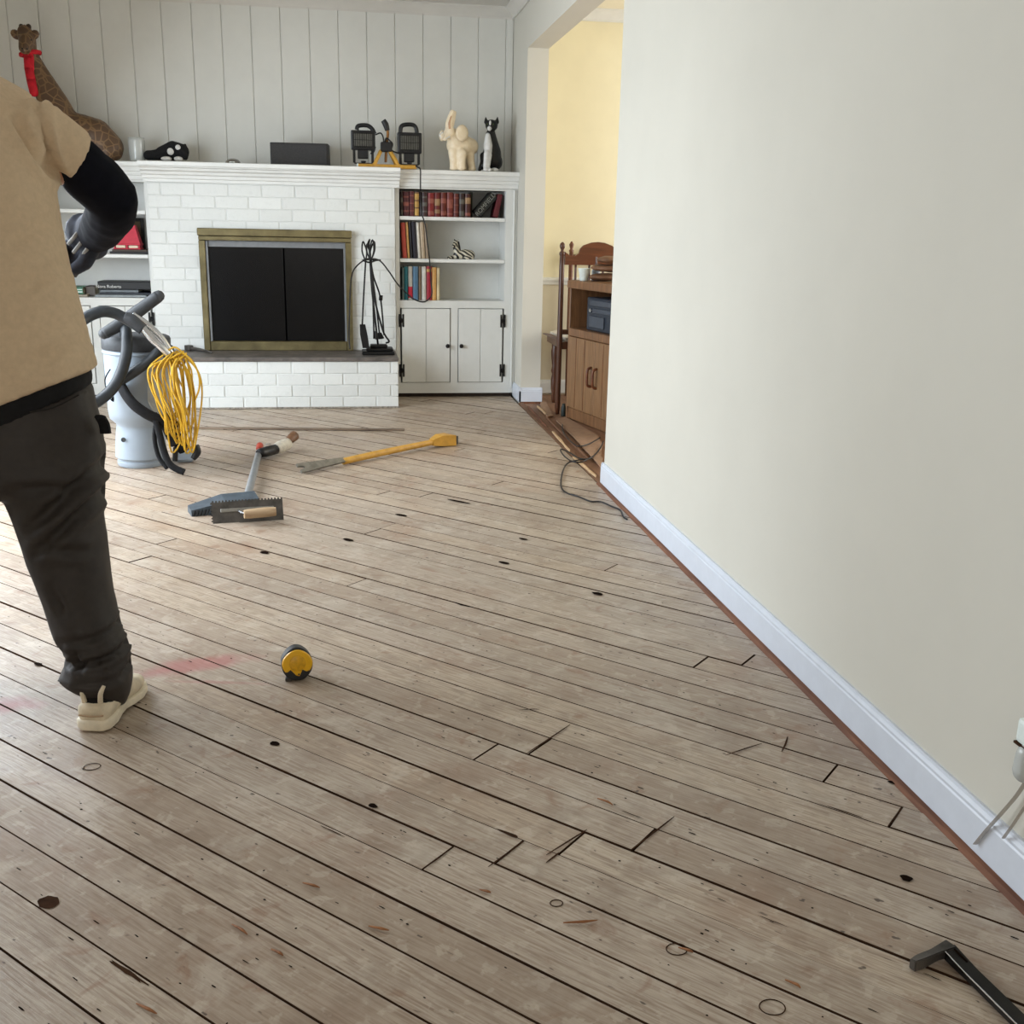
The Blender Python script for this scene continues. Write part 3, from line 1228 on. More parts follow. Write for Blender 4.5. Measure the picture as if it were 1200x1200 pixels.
def leaning(pxb, pxt, w, h, col, label, tilt, base_z):
    t = thing('book', label, 'book', (bx(pxb), yb+.08, 1.1745), 0, 'leaning books on the top shelf')
    Mx = Matrix.Translation((bx(pxb), yb-.005, base_z+w*math.sin(tilt))) @ Matrix.Rotation(tilt, 4, 'Y')
    bm = bmesh.new()
    box(bm, 0, w, 0, .15, 0, h, bev=.004, M=Mx)
    obj('cover', bm, M('book_cloth', col, .5, var=.1), t)
    bm = bmesh.new()
    box(bm, .004, w-.004, .01, .146, h-.001, h+.001, M=Mx)
    obj('pages', bm, m_page, t)
    return t, Mx


t, Mx = leaning(555.5, 579, .060, .164, (22, 24, 22), 'black book with grey lettering leaning to the right on top shelf', math.radians(41), 1.1755)
me = text_mesh('ROMFIELD', .040, Mx @ Matrix.Translation((.028, -.0015, .083)) @ Matrix(((0, -1, 0, 0), (0, 0, -1, 0), (1, 0, 0, 0), (0, 0, 0, 1))), .0004)
sc = None
obj('spine_title', me, M('grey_print', (128, 128, 122), .6), t)
t, Mx = leaning(577.5, 588, .034, .150, (86, 22, 30), 'dark red book leaning beside the black lettered one', math.radians(12), 1.1755)

# second shelf
sec = [(470.2, 475.2, .226, (178, 72, 58), 'coral red book leaning at left end of middle shelf', ()),
       (475.8, 478.6, .228, (206, 162, 96), 'thin yellow book leaning beside the coral red one', ()),
       (479.0, 482.0, .232, (26, 24, 30), 'narrow black book beside the thin yellow one', ()),
       (482.4, 487.6, .234, (30, 26, 38), 'wide black book left of the white one', ()),
       (488.0, 491.4, .228, (214, 208, 196), 'white spined book on middle shelf', ()),
       (492.0, 496.8, .230, (176, 158, 134), 'tan book right of the white one', ()),
       (497.2, 500.6, .226, (150, 132, 112), 'grey brown book beside the hanging cord on middle shelf', ())]
for (a, b, h, col, lab, bands) in sec:
    book(ay(a, 303, yb).x+.011, ay(b, 303, yb).x+.011, .9100, .9085+h, col, lab, 'tall books on the middle shelf', y=yb, bands=bands, tilt=-.055, dep=.17)
thr = [(471.4, 474.0, .205, (96, 112, 110), 'narrow grey green book at left end of lowest shelf', ()),
       (474.2, 478.2, .214, (32, 102, 112), 'teal book on lowest shelf', ()),
       (478.6, 483.6, .216, (190, 186, 178), 'pale grey book with red lower spine on lowest shelf', ((.06, .40, m_redpaint),)),
       (484.0, 490.4, .217, (84, 120, 150), 'wide slate blue book on lowest shelf', ()),
       (490.8, 494.0, .214, (120, 100, 80), 'brown book between blue and white ones', ()),
       (494.4, 499.6, .216, (206, 204, 196), 'white grey book left of the crimson one', ()),
       (500.0, 506.2, .218, (158, 26, 46), 'crimson book on lowest shelf', ((.84, .92, m_gold),)),
       (506.6, 511.6, .212, (206, 158, 92), 'golden tan book right of the crimson one', ()),
       (512.0, 515.4, .210, (216, 202, 166), 'cream book at right end of the row', ())]
for (a, b, h, col, lab, bands) in thr:
    book(ay(a, 350, yb).x, ay(b, 350, yb).x, .6408, .6408+h, col, lab, 'coloured books on the lowest shelf', y=yb, bands=bands, dep=.17)


# ------------------------------------------------------------------ left bookcase contents
def slabbook(x0, x1, z0, z1, col, label, y=7.04, dep=.2, cat='book', name='book', rot=0.0):
    t = thing(name, label, cat, ((x0+x1)/2, y+dep/2, z0))
    bm = bmesh.new()
    h = z1-z0
    th = min(.004, h*.2)
    box(bm, x0, x1, y, y+dep, z0, z0+th)
    box(bm, x0, x1, y, y+dep, z1-th, z1)
    box(bm, x0, x1, y, y+.006, z0, z1, bev=.001)
    obj('cover', bm, M('book_cloth', col, .5, var=.1), t)
    obj('pages', B(x0+.004, x1-.004, y+.007, y+dep-.004, z0+th, z1-th), m_page, t)
    return t


lx = lambda px: min(ay(px, 340, 7.04).x, -1.212)
slabbook(lx(111), lx(171), .6407, .657, (150, 156, 158), 'pale grey large book flat at the bottom of the left stack')
slabbook(lx(116), lx(176), .6575, .670, (36, 42, 52), 'navy thin book second from bottom of the left stack', y=7.045)
slabbook(lx(117), lx(162), .6705, .688, (112, 120, 126), 'slate grey book under the thick black book', y=7.042)
t = slabbook(lx(114.5), lx(179.5), .6885, .738, (26, 27, 29), 'thick black book with white title on top of the left stack', y=7.05)
me = text_mesh('Nora Roberts', .027, basis((1, 0, 0), (0, 0, 1), (0, -1, 0), (lx(128)-.004, 7.0492, .706)), .0004)
obj('spine_title', me, M('white_print', (214, 214, 210), .6), t)
# low stack further left, mostly hidden
slabbook(lx(72), lx(101), .6407, .655, (188, 176, 156), 'beige book under the green and white one', y=7.06)
t = slabbook(lx(74), lx(96), .6555, .700, (72, 128, 102), 'green and white striped book on the small left stack', y=7.06)
obj('spine_band', B(lx(75), lx(95.5), 7.058, 7.0605, .668, .674), m_outlet, t)
obj('spine_band', B(lx(75), lx(95.5), 7.058, 7.0605, .684, .688), m_outlet, t)
o = slabbook(lx(97), lx(108), .6407, .705, (96, 88, 80), 'grey brown box beside the small left stack', y=7.12, dep=.12, cat='box', name='box')

# middle shelf: red lantern on two dark books, framed picture behind
mx = lambda px: min(ay(px, 285, 7.06).x, -1.212)
slabbook(mx(128), mx(176), .9087, .9235, (30, 26, 24), 'black flat book under the red lantern', y=7.05)
slabbook(mx(131), mx(172), .924, .936, (74, 62, 50), 'brown flat book directly under the red lantern', y=7.05)
t = thing('lantern', 'red tapered lantern with cream finial on left bookcase shelf', 'ornament', (mx(148), 7.12, .936))
bm = bmesh.new()
cx = mx(148)
lofted(bm, [[(cx-.080, 7.07, .972), (cx+.080, 7.07, .972), (cx+.080, 7.17, .972), (cx-.080, 7.17, .972)],
            [(cx-.040, 7.09, 1.085), (cx+.052, 7.09, 1.085), (cx+.052, 7.15, 1.085), (cx-.040, 7.15, 1.085)]])
obj('shade', bm, m_redpaint, t)
bm = bmesh.new()
box(bm, cx-.084, cx+.084, 7.066, 7.174, .962, .9725, bev=.002)
box(bm, cx-.084, cx+.084, 7.066, 7.174, .9365, .944, bev=.002)
for q in (-.078, -.004, .070):
    box(bm, cx+q, cx+q+.008, 7.07, 7.17, .944, .962)
obj('base', bm, m_redpaint, t)
for q in (-.066, .010):
    obj('window', B(cx+q, cx+q+.056, 7.075, 7.16, .945, .961), m_cream, t)
bm = bmesh.new()
lathe(bm, [(.016, 0), (.019, .012), (.010, .022), (.013, .034), (.004, .046), (0, .048)], 12, Matrix.Translation((cx+.006, 7.12, 1.0855)))
obj('finial', bm, m_cream, t, smooth=True)
t = thing('picture_frame', 'olive brown framed picture standing behind the red lantern', 'picture', (mx(165), 7.23, .9087))
bm = bmesh.new()
fx0, fx1 = mx(140)-.02, mx(182)-.045
for (a, b, z0, z1) in ((fx0, fx0+.022, .909, 1.13), (fx1-.022, fx1, .909, 1.13), (fx0+.022, fx1-.022, .909, .931), (fx0+.022, fx1-.022, 1.108, 1.13)):
    box(bm, a, b, 7.23, 7.25, z0, z1, bev=.002)
obj('frame', bm, m_soot, t)
obj('picture', B(fx0+.022, fx1-.022, 7.238, 7.246, .931, 1.108), M('olive_print', (92, 80, 56), .6, var=.2, scale=12), t)

# ------------------------------------------------------------------ things along the mantel
ZM = 1.4603
YM = 7.07


def mz(px, py, Y=YM):
    p = ay(px, py, Y)
    return p


def onm(px, Y=YM):
    "point on the mantel top at the given column"
    p = ay(px, 190, Y)
    return Vector((p.x, Y, ZM))


# carved giraffe lying at the left end
t = thing('giraffe', 'large carved wooden giraffe with red scarf resting on the mantel', 'figurine', onm(100))
g = lambda px, py, dy=0: mz(px, py, YM+dy)
bm = bmesh.new()
limb(bm, [g(128, 172), g(112, 160), g(92, 152), g(78, 150)], [.088, .108, .098, .085])
ell(bm, g(120, 176), (.13, .085, .085))
limb(bm, [g(72, 146), g(64, 124), g(54, 104), g(45, 86), g(39, 72), g(35, 60)], [.112, .092, .076, .062, .050, .044])
ell(bm, g(78, 126), (.035, .05, .035))
limb(bm, [g(60, 182), g(80, 178), g(118, 180)], [.05, .06, .045])
for s in (-.05, .05):
    limb(bm, [g(128, 176, s), g(100, 183, s*1.4), g(126, 185, s*1.4)], [.05, .026, .022])
limb(bm, [g(34, 54), g(31, 43), g(29, 38)], [.045, .054, .046])
limb(bm, [g(31, 46, -.03), g(29, 57, -.085)], [.046, .036])
me = blob(bm, .012, 5)
lo = min(v.co.z for v in me.vertices)
for v in me.vertices:
    v.co.z = max(v.co.z, ZM)
obj('body', me, m_giraffe, t)
hm = M('dark_horn', (52, 40, 30), .6)
for (a, b) in (((25.5, 38), (25, 31)), ((34, 38), (33.5, 31))):
    bm = bmesh.new()
    cap(bm, g(*a), g(*b), .013, .015)
    obj('horn', bm, hm, t, smooth=True)
for (a, b, s) in (((22, 43), (15.5, 38), 1), ((37, 43), (42.5, 39), -1)):
    bm = bmesh.new()
    p, q = g(*a, -.01), g(*b, -.01)
    d = (q-p)
    R = d.to_track_quat('X', 'Z').to_matrix()
    ell(bm, (p+q)/2, (.034, .012, .026), R)
    obj('ear', bm, m_giraffe, t, smooth=True)
bm = bmesh.new()
for q in ((26, 57, -.118), (32, 57.5, -.118)):
    ell(bm, g(*q), .006, sub=1)
for q in ((24.5, 46, -.062), (36, 47, -.062)):
    ell(bm, g(*q), .008, sub=1)
obj('face_marks', bm, m_black, t)
bm = bmesh.new()
pr = []
c0 = g(35.5, 63)
for j in range(13):
    a = 2*PI*j/12
    pr.append(c0+Vector((math.cos(a)*.053, math.sin(a)*.053, .010*math.cos(a))))
tube(bm, pr, .013, n=8, k=1, cap=False)
limb(bm, [g(32, 66, -.045), g(34, 80, -.050), g(37, 94, -.052), g(40, 108, -.060)], [.022, .027, .029, .027])
limb(bm, [g(36, 66, -.045), g(38, 82, -.050)], [.018, .014])
obj('scarf', bm, m_redcloth, t, smooth=True)

# glass tumbler
t = onm(161.5)
bm = bmesh.new()
lathe(bm, [(.040, .001), (.044, .004), (.046, .02), (.050, .125), (.048, .145), (.045, .145), (.046, .124), (.042, .02), (.038, .012), (0, .010)], 24, Matrix.Translation(t))
tag(obj('glass_jar', bm, m_clear, smooth=True), 'clear glass jar between the giraffe and the plush panda', 'jar')

# plush panda lying on its belly
t = thing('plush_toy', 'small black and white plush animal lying on the mantel', 'toy', onm(196))
p = lambda px, py, dy=0: mz(px, py, YM-.02+dy)
bm = bmesh.new()
limb(bm, [p(190, 180), p(203, 177), p(212, 178)], [.044, .060, .052])
limb(bm, [p(190, 181), p(176, 182)], [.034, .030])
ell(bm, p(174, 182), .031)
limb(bm, [p(212, 180, -.03), p(217, 184, -.05)], [.035, .020])
ell(bm, p(202, 167.5), (.010, .012, .014))
ell(bm, p(217, 170.5), (.010, .012, .012))
me = blob(bm, .006, 3)
for v in me.vertices:
    v.co.z = max(v.co.z, ZM)
obj('body', me, m_plushblack, t)
for i, (px, py, dy, r) in enumerate(((200, 177.5, -.050, (.022, .016, .022)), (208.5, 173, -.046, (.017, .014, .018)), (195, 186, -.050, (.034, .03, .014)), (209, 186, -.058, (.028, .02, .014)))):
    bm = bmesh.new()
    ell(bm, p(px, py, dy), r)
    for v in bm.verts:
        v.co.z = max(v.co.z, ZM)
    obj('white_patch', bm, m_plushwhite, t, smooth=True)

# little silver dome
t = onm(273)
bm = bmesh.new()
lathe(bm, [(.048, 0), (.050, .006), (.044, .022), (.032, .034), (.016, .039), (0, .040)], 20, Matrix.Translation(t))
o = tag(obj('paperweight', bm, m_silver, smooth=True), 'small grey domed paperweight alone on the mantel left of the speaker', 'paperweight')
obj('slot', B(t.x-.020, t.x+.016, t.y-.047, t.y-.030, ZM+.012, ZM+.020, bev=.003), m_outlet, o)

# charcoal speaker box
c = onm(352)
t = thing('speaker', 'charcoal rectangular speaker box on the mantel above the fire screen', 'speaker', c, math.radians(-4))
tm = Matrix.Translation(c) @ Matrix.Rotation(math.radians(-4), 4, 'Z')
bm = bmesh.new()
box(bm, -.180, .180, -.05, .09, .0, .142, bev=.006, M=tm, seg=2)
obj('cabinet', bm, M('charcoal_shell', (52, 51, 51), .6), t)
bm = bmesh.new()
box(bm, -.172, .172, -.056, -.049, .007, .135, bev=.003, M=tm)
obj('grille', bm, m_speaker, t)

# twin work light
c = onm(452, 6.99)
t = thing('work_light', 'twin halogen work light on yellow stand at right end of the mantel', 'lamp', c)
w = lambda px, py, dy=0: mz(px, py, 6.99+dy)
bm = bmesh.new()
r = .012
for s in (-1, 1):
    y = s*.075
    tube(bm, [(w(419, 192).x, c.y+y, ZM+r), (w(436, 192).x, c.y+y, ZM+r), (w(441, 185).x, c.y+y*.8, ZM+.05), (w(446, 176).x, c.y+y*.3, ZM+.105)], r, n=10, k=5)
    tube(bm, [(w(487, 192).x, c.y+y, ZM+r), (w(468, 192).x, c.y+y, ZM+r), (w(463, 185).x, c.y+y*.8, ZM+.05), (w(457, 176).x, c.y+y*.3, ZM+.105)], r, n=10, k=5)
tube(bm, [(w(419, 192).x, c.y-.075, ZM+r), (w(487, 192).x, c.y-.075, ZM+r)], r*.95, n=10, k=1)
obj('stand', bm, m_yel, t, smooth=True)
obj('rubber_foot', B(w(419, 192).x-.006, w(419, 192).x+.004, c.y-.088, c.y-.062, ZM, ZM+.024, bev=.003), m_outlet, t)
bm = bmesh.new()
tube(bm, [w(452, 190), w(453, 170), w(454.5, 157), w(453.5, 150)], .0085, n=8)
obj('post', bm, M('rusty_post', (150, 104, 52), .5, .3), t, smooth=True)
bm = bmesh.new()
tube(bm, [w(454, 153), w(452, 146), w(449, 141)], [.014, .019, .016], n=10)
obj('grip', bm, m_black, t, smooth=True)
bm = bmesh.new()
a, b = w(446, 178), w(459, 167)
box(bm, a.x, b.x, c.y-.045, c.y+.03, a.z, b.z, bev=.005)
obj('junction_box', bm, m_black, t)
bm = bmesh.new()
tube(bm, [w(440, 158, -.02), w(446, 156, -.02), w(449, 161, -.02), w(449.5, 167, -.02)], .0045, n=6)
tube(bm, [w(451, 167, -.02), w(452.5, 162, -.02), w(456, 164, -.02), w(460, 169, -.02), w(459, 176, -.02), w(468, 180, -.02)], .0045, n=6)
tube(bm, [w(434, 180, -.04), w(438, 178, -.04), w(440, 172, -.05)], .004, n=6)
obj('cable', bm, m_black, t, smooth=True)


def lamp_head(x0, x1, yt, yb_, sgn, hpts):
    a, b = w(x0, yb_, -.02), w(x1, yt, -.02)
    yy = a.y
    bm = bmesh.new()
    box(bm, a.x, b.x, yy-.03, yy+.05, a.z, b.z, bev=.008, seg=2)
    hd = obj('lamp_head', bm, m_black, t)
    iw = .020
    obj('glass', B(a.x+iw, b.x-iw, yy-.033, yy-.0295, a.z+iw, b.z-iw), M('lamp_reflector', (104, 104, 98), .3, .3, var=.15, scale=50), hd)
    bm = bmesh.new()
    n = 8
    for i in range(n):
        xx = a.x+iw+(b.x-a.x-2*iw)*(i+.5)/n
        box(bm, xx-.0016, xx+.0016, yy-.040, yy-.036, a.z+.012, b.z-.012)
    for zz_ in (a.z+iw, (a.z+b.z)/2, b.z-iw):
        box(bm, a.x+.012, b.x-.012, yy-.0385, yy-.0355, zz_-.0016, zz_+.0016)
    obj('guard', bm, m_iron, hd)
    bm = bmesh.new()
    tube(bm, [w(*q) for q in hpts], .013, n=8)
    obj('carry_handle', bm, m_black, hd, smooth=True)
    bm = bmesh.new()
    for xx in (a.x+.018, b.x-.018):
        box(bm, xx-.008, xx+.008, yy-.012, yy+.008, ZM+.030, a.z+.02)
    box(bm, a.x+.018, b.x-.018, yy-.010, yy+.006, ZM+.0245, ZM+.031)
    obj('yoke', bm, m_black, hd)
    mid_ = (a.x+b.x)/2
    obj('back_box', B(mid_-.035, mid_+.030, yy-.02, yy+.035, a.z-.052, a.z+.002, bev=.004), m_black, hd)
    bm = bmesh.new()
    lathe(bm, [(.012, 0), (.016, .004), (.016, .012), (0, .014)], 10, Matrix.Translation((mid_, yy, ZM+.031)))
    obj('wing_knob', bm, m_black, hd)


lamp_head(411.5, 439.5, 153.5, 175.5, 1, [(418, 152, -.02), (420, 147.5, -.02), (430, 147, -.02), (436, 151, -.02), (439, 157, -.02)])
lamp_head(465.8, 493.8, 156, 179.5, 1, [(469.3, 156, -.02), (469.8, 149.5, -.02), (473, 146.5, -.02), (482, 146, -.02), (487, 149, -.02), (488.8, 156.5, -.02)])

# trumpeting ivory elephant
c = onm(538)
t = thing('elephant', 'ivory elephant figurine with raised trunk beside the cat on the mantel', 'figurine', c)
e = lambda px, py, dy=0: mz(px, py, YM-.05+dy)
bm = bmesh.new()
limb(bm, [e(551, 172, .03), e(543, 171), e(534, 170, -.02)], [.056, .068, .062])
limb(bm, [e(534, 166, -.03), e(530, 158, -.05), e(526, 156, -.07)], [.058, .044, .034])
limb(bm, [e(527, 154, -.085), e(526, 146, -.10), e(527.5, 138, -.10), e(530, 131, -.10)], [.030, .024, .019, .015])
limb(bm, [e(529.5, 146, -.085), e(532, 138, -.09), e(533.5, 131, -.09)], [.016, .012, .008])
limb(bm, [e(524, 159, -.09), e(521, 163, -.10)], [.020, .013])
for (a, b, dy) in (((531, 178), (531.5, 196), -.05), ((541, 180), (541, 196.5), -.065), ((550, 180), (553, 197), .0), ((546, 182), (545.5, 196), .06)):
    limb(bm, [e(*a, dy), e((a[0]+b[0])/2, (a[1]+b[1])/2, dy), Vector((e(*b, dy).x, YM-.05+dy, ZM+.022))], [.034, .026, .024])
    q = e(*b, dy)
    ell(bm, (q.x, q.y, ZM+.014), (.029, .029, .016))
me = blob(bm, .006, 4)
for v in me.vertices:
    v.co.z = max(v.co.z, ZM)
obj('body', me, m_cream, t)
for (px, py, dy, s) in ((541.5, 156, -.085, 1), (518, 159, -.03, -1)):
    bm = bmesh.new()
    ell(bm, e(px, py, dy), (.046, .012, .052) if s > 0 else (.020, .012, .034), Matrix.Rotation(.35*s, 3, 'Z'))
    obj('ear', bm, m_cream, t, smooth=True)
bm = bmesh.new()
tube(bm, [e(519, 155, -.11), e(515.5, 158, -.13), e(517, 162, -.14)], [.006, .005, .002], n=6)
tube(bm, [e(527, 160, -.12), e(522, 163, -.15)], [.006, .002], n=6)
obj('tusk', bm, m_catwhite, t, smooth=True)
bm = bmesh.new()
tube(bm, [e(527, 151, -.122), e(526.5, 144, -.126), e(529, 136, -.118)], [.007, .006, .003], n=6)
obj('trunk_groove', bm, M('pinkish_shading', (190, 150, 118), .5), t, smooth=True)

# sitting tuxedo cat
c = onm(574)
t = thing('cat', 'sitting black and white cat figurine at far right of the mantel', 'figurine', c)
q = lambda px, py, dy=0: mz(px, py, YM-.03+dy)
bm = bmesh.new()
limb(bm, [q(577, 189, .02), q(576.5, 178, .01), q(575.5, 166), q(575, 158, -.005)], [.062, .060, .044, .034])
ell(bm, q(582, 190, .02), (.040, .06, .050))
ell(bm, q(568, 193, .01), (.034, .05, .036))
ell(bm, q(576, 147, -.02), (.042, .040, .038))
limb(bm, [q(569.5, 143, -.02), q(569.3, 137, -.02)], [.014, .004])
limb(bm, [q(582.5, 143, -.02), q(583, 137.2, -.02)], [.014, .004])
limb(bm, [q(562, 199, -.02), q(566, 190, .0), q(566, 182, .01)], [.012, .018, .02])
me = blob(bm, .005, 3)
for v in me.vertices:
    v.co.z = max(v.co.z, ZM)
obj('body', me, m_catblack, t)
bm = bmesh.new()
limb(bm, [q(572, 159, -.022), q(572, 171, -.034), q(572, 183, -.050)], [.020, .030, .022])
limb(bm, [q(570.5, 180, -.065), q(569, 196, -.075)], [.020, .016])
limb(bm, [q(573.5, 182, -.06), q(571.5, 197, -.075)], [.018, .014])
ell(bm, (q(567.5, 199).x, YM-.03-.085, ZM+.010), (.020, .024, .012))
ell(bm, (q(572, 199).x, YM-.03-.085, ZM+.010), (.014, .024, .012))
me = blob(bm, .005, 3)
for v in me.vertices:
    v.co.z = max(v.co.z, ZM)
obj('chest', me, m_catwhite, t)
bm = bmesh.new()
ell(bm, q(573.5, 150.5, -.050), (.015, .012, .015))
ell(bm, q(574.5, 144, -.054), (.007, .008, .016))
obj('muzzle', bm, m_catwhite, t, smooth=True)
bm = bmesh.new()
ell(bm, (q(578, 199).x, YM-.03-.055, ZM+.012), (.026, .024, .014))
obj('hind_paw', bm, m_catwhite, t, smooth=True)
bm = bmesh.new()
for px in (571, 578):
    ell(bm, q(px, 145.5, -.058), .0055, sub=1)
obj('eye', bm, M('green_eye', (70, 84, 50), .2), t, smooth=True)

# resting zebra on the middle shelf
zc = Vector((ay(541, 304, 7.07).x, 7.07, .9083))
t = thing('zebra', 'small striped zebra figurine lying on the middle bookcase shelf', 'figurine', zc)
q = lambda px, py, dy=0: ay(px, py, 7.07+dy)
bm = bmesh.new()
limb(bm, [q(538, 299), q(545, 298), q(551, 299)], [.028, .034, .034])
limb(bm, [q(536, 299), q(534.5, 292), q(533.5, 286)], [.028, .021, .017])
limb(bm, [q(534, 284.5), q(531.5, 288, -.025)], [.017, .011])
limb(bm, [q(534, 301), q(525.5, 302, -.02), q(527, 303.5, -.03)], [.016, .010, .009])
limb(bm, [q(551, 301, -.02), q(545, 303, -.04), q(554, 303, -.045)], [.018, .012, .010])
limb(bm, [q(533, 282), q(532.3, 280)], [.006, .003])
limb(bm, [q(536, 283), q(537, 280.5)], [.006, .003])
me = blob(bm, .004, 2)
for v in me.vertices:
    v.co.z = max(v.co.z, .9083)
obj('body', me, m_zebra, t)
bm = bmesh.new()
tube(bm, [q(537, 283, .01), q(538, 290, .012), q(539.5, 296, .01)], [.006, .009, .005], n=6)
obj('mane', bm, m_black, t, smooth=True)

# ------------------------------------------------------------------ fireplace tool set, standing on the hearth
ZH = .3182
yt = 6.76
q = lambda px, py, dy=0: ay(px, py, yt+dy)
sc0 = Vector((q(443, 410).x, yt, ZH))
t = thing('fire_tool_stand', 'black iron fireplace tool stand on right end of the hearth', 'tool stand', sc0)
bm = bmesh.new()
box(bm, sc0.x-.102, sc0.x+.102, yt-.085, yt+.085, ZH, ZH+.022, bev=.005)
box(bm, sc0.x-.075, sc0.x+.095, yt-.065, yt+.065, ZH+.022, ZH+.040, bev=.006)
box(bm, sc0.x-.050, sc0.x+.060, yt-.045, yt+.045, ZH+.040, ZH+.060, bev=.006)
obj('base', bm, m_iron, t)
bm = bmesh.new()
tube(bm, [Vector((sc0.x, yt, ZH+.058)), q(436, 340, .0), q(434, 306, .0), q(433, 292)], .0065, n=8, k=3)
obj('post', bm, m_iron, t, smooth=True)
bm = bmesh.new()
tube(bm, [q(425, 305, -.02), q(433, 307.5, -.05), q(441, 305, -.02), q(446, 305, 0)], .0055, n=6)
tube(bm, [q(425, 305, .02), q(433, 304, .05), q(441, 305, .02)], .0055, n=6)
obj('hanger_ring', bm, m_iron, t, smooth=True)
bm = bmesh.new()
tube(bm, [q(433.5, 294), q(431.5, 287), q(433.5, 280)], [.006, .010, .004], n=6)
obj('finial', bm, m_iron, t, smooth=True)


def loop_handle(bm, top, bot, wd):
    top, bot = Vector(top), Vector(bot)
    m_ = (top+bot)/2
    s = Vector((wd, 0, 0))
    tube(bm, [bot, m_+s, top, m_-s, bot], .0048, n=6, k=5)


def fire_tool(name, label, path, htop, wd=.012):
    tt = thing(name, label, 'fireplace tool', Vector(path[0]))
    bm = bmesh.new()
    tube(bm, path, .0052, n=8, k=4)
    obj('shaft', bm, m_iron, tt, smooth=True)
    bm = bmesh.new()
    loop_handle(bm, htop, path[-1], wd)
    obj('handle', bm, m_iron, tt, smooth=True)
    return tt


a = fire_tool('fire_shovel', 'black fire shovel hanging at left of the tool stand', [q(424.5, 381, -.06), q(426.5, 340, -.055), q(428.5, 306, -.05)], q(425.5, 283, -.05), .014)
bm = bmesh.new()
lofted(bm, [[q(421.5, 380, -.06), q(428, 380, -.06), q(428, 380, -.05), q(421.5, 380, -.05)],
            [q(422, 392, -.085), q(431, 394, -.085), q(431, 394, -.06), q(422, 392, -.06)],
            [q(425, 408, -.10), q(433, 408, -.10), q(433, 408, -.075), q(425, 408, -.075)]])
obj('blade', bm, m_iron, a, smooth='edge')
a = fire_tool('fire_poker', 'slim straight black poker in the middle of the tool stand', [q(438.3, 397, -.055), q(437, 350, -.055), q(435, 305, -.055)], q(436.5, 281, -.05), .013)
bm = bmesh.new()
tube(bm, [q(441, 397, -.055), q(440.5, 388, -.055)], [.010, .008], n=8, k=1)
obj('tip', bm, m_iron, a)
a = fire_tool('fire_tongs', 'black fire tongs with bent arm at right of the tool stand', [q(450, 393, .02), q(446, 350, .02), q(438, 325, .02), q(434.5, 305, .02)], q(438.5, 283, .02), .013)
bm = bmesh.new()
tube(bm, [q(436, 320, -.01), q(439, 350, -.02), q(448, 385, -.03), q(452, 394, -.03), q(456, 400, -.03), q(452, 402, -.03)], .006, n=6)
tube(bm, [q(446.5, 346, .018), q(446, 352, .018)], .012, n=6, k=1)
obj('bent_arm', bm, m_iron, a, smooth=True)
a = fire_tool('hearth_brush', 'black hearth brush standing among the fireplace tools', [q(445, 394, .055), q(440, 350, .055), q(434, 305, .055)], q(430, 286, .055), .010)
bm = bmesh.new()
tube(bm, [q(444, 390, .055), q(445, 397, .055)], [.016, .030], n=10, k=1)
obj('bristles', bm, m_blackcloth, a)

# small black tool on the hearth at left
p0, p1 = fl(221, 410.5, ZH+.002), fl(249, 414.5, ZH+.002)
t = thing('pry_tool', 'small dark steel hand tool lying on left end of the hearth slab', 'hand tool', (p0+p1)/2)
up = Vector((0, 0, 1))
bm = bmesh.new()
tube(bm, [p0+up*.014, p0.lerp(p1, .5)+up*.013, p1+up*.008], [.012, .011, .006], n=8)
obj('handle', bm, m_rustysteel, t, smooth=True)
bm = bmesh.new()
d = (p1-p0).normalized()
box(bm, -.02, .03, -.018, .018, -.008, .024, bev=.003, M=basis(d, (-d.y, d.x, 0), (0, 0, 1), p0+up*.0085))
obj('head', bm, m_rustysteel, t)

# black cord from the work light
bm = bmesh.new()
Yc = 6.92
c_pts = [ay(487, 194.5, 6.86), ay(489.8, 196, 6.86), ay(492.6, 199, 6.86), ay(492.7, 215, 6.90), ay(493, 235, 6.965), ay(494, 250, 6.97), ay(498, 262, 6.97), ay(501, 285, 6.98), ay(503.5, 306, 6.985), ay(505, 330, 6.99), ay(506, 345, 6.98), ay(500, 352.5, 6.98), ay(493, 353.5, 6.97), ay(484, 350, 6.97), ay(477.5, 344.5, 6.93), ay(466, 333, 6.88), ay(455, 317, 6.83), ay(445, 305.5, 6.79), ay(433, 303, 6.74), ay(425, 306, 6.74), ay(417, 313, 6.80), ay(412.5, 322, 6.86), ay(410.5, 340, 6.88), ay(409.5, 370, 6.885), ay(409, 395, 6.885), ay(410, 409, 6.87)]
tube(bm, c_pts, .0046, n=6, k=5)
tag(obj('power_cord', bm, m_black, smooth=True), 'black power cord hanging from the work light across bookcase to fire tools', 'cord')

# ------------------------------------------------------------------ vacuum
V = Vector((-.958, 5.02, 0))
t = thing('vacuum', 'pale grey backpack vacuum canister standing behind the worker', 'vacuum', V)
vm = Matrix.Translation(V) @ Matrix.Rotation(math.radians(1.5), 4, 'Y')
bm = bmesh.new()
lathe(bm, [(.104, 0), (.108, .006), (.108, .022), (.102, .027), (.104, .034), (.116, .042), (.113, .10), (.107, .165), (.104, .185), (.106, .198), (.132, .222), (.137, .26), (.142, .40), (.146, .53), (.147, .54)], 40, vm)
obj('canister', bm, m_vac, t, smooth='edge')
bm = bmesh.new()
lathe(bm, [(.148, .541), (.151, .545), (.151, .592), (.147, .600), (.135, .606), (0, .612)], 40, vm)
obj('lid', bm, m_dgrey, t, smooth='edge')
bm = bmesh.new()
lathe(bm, [(.1465, .522), (.1495, .524), (.1495, .534), (.1465, .536)], 40, vm)
obj('rim', bm, m_vac, t, smooth=True)
vf = V.y-.13
bm = bmesh.new()
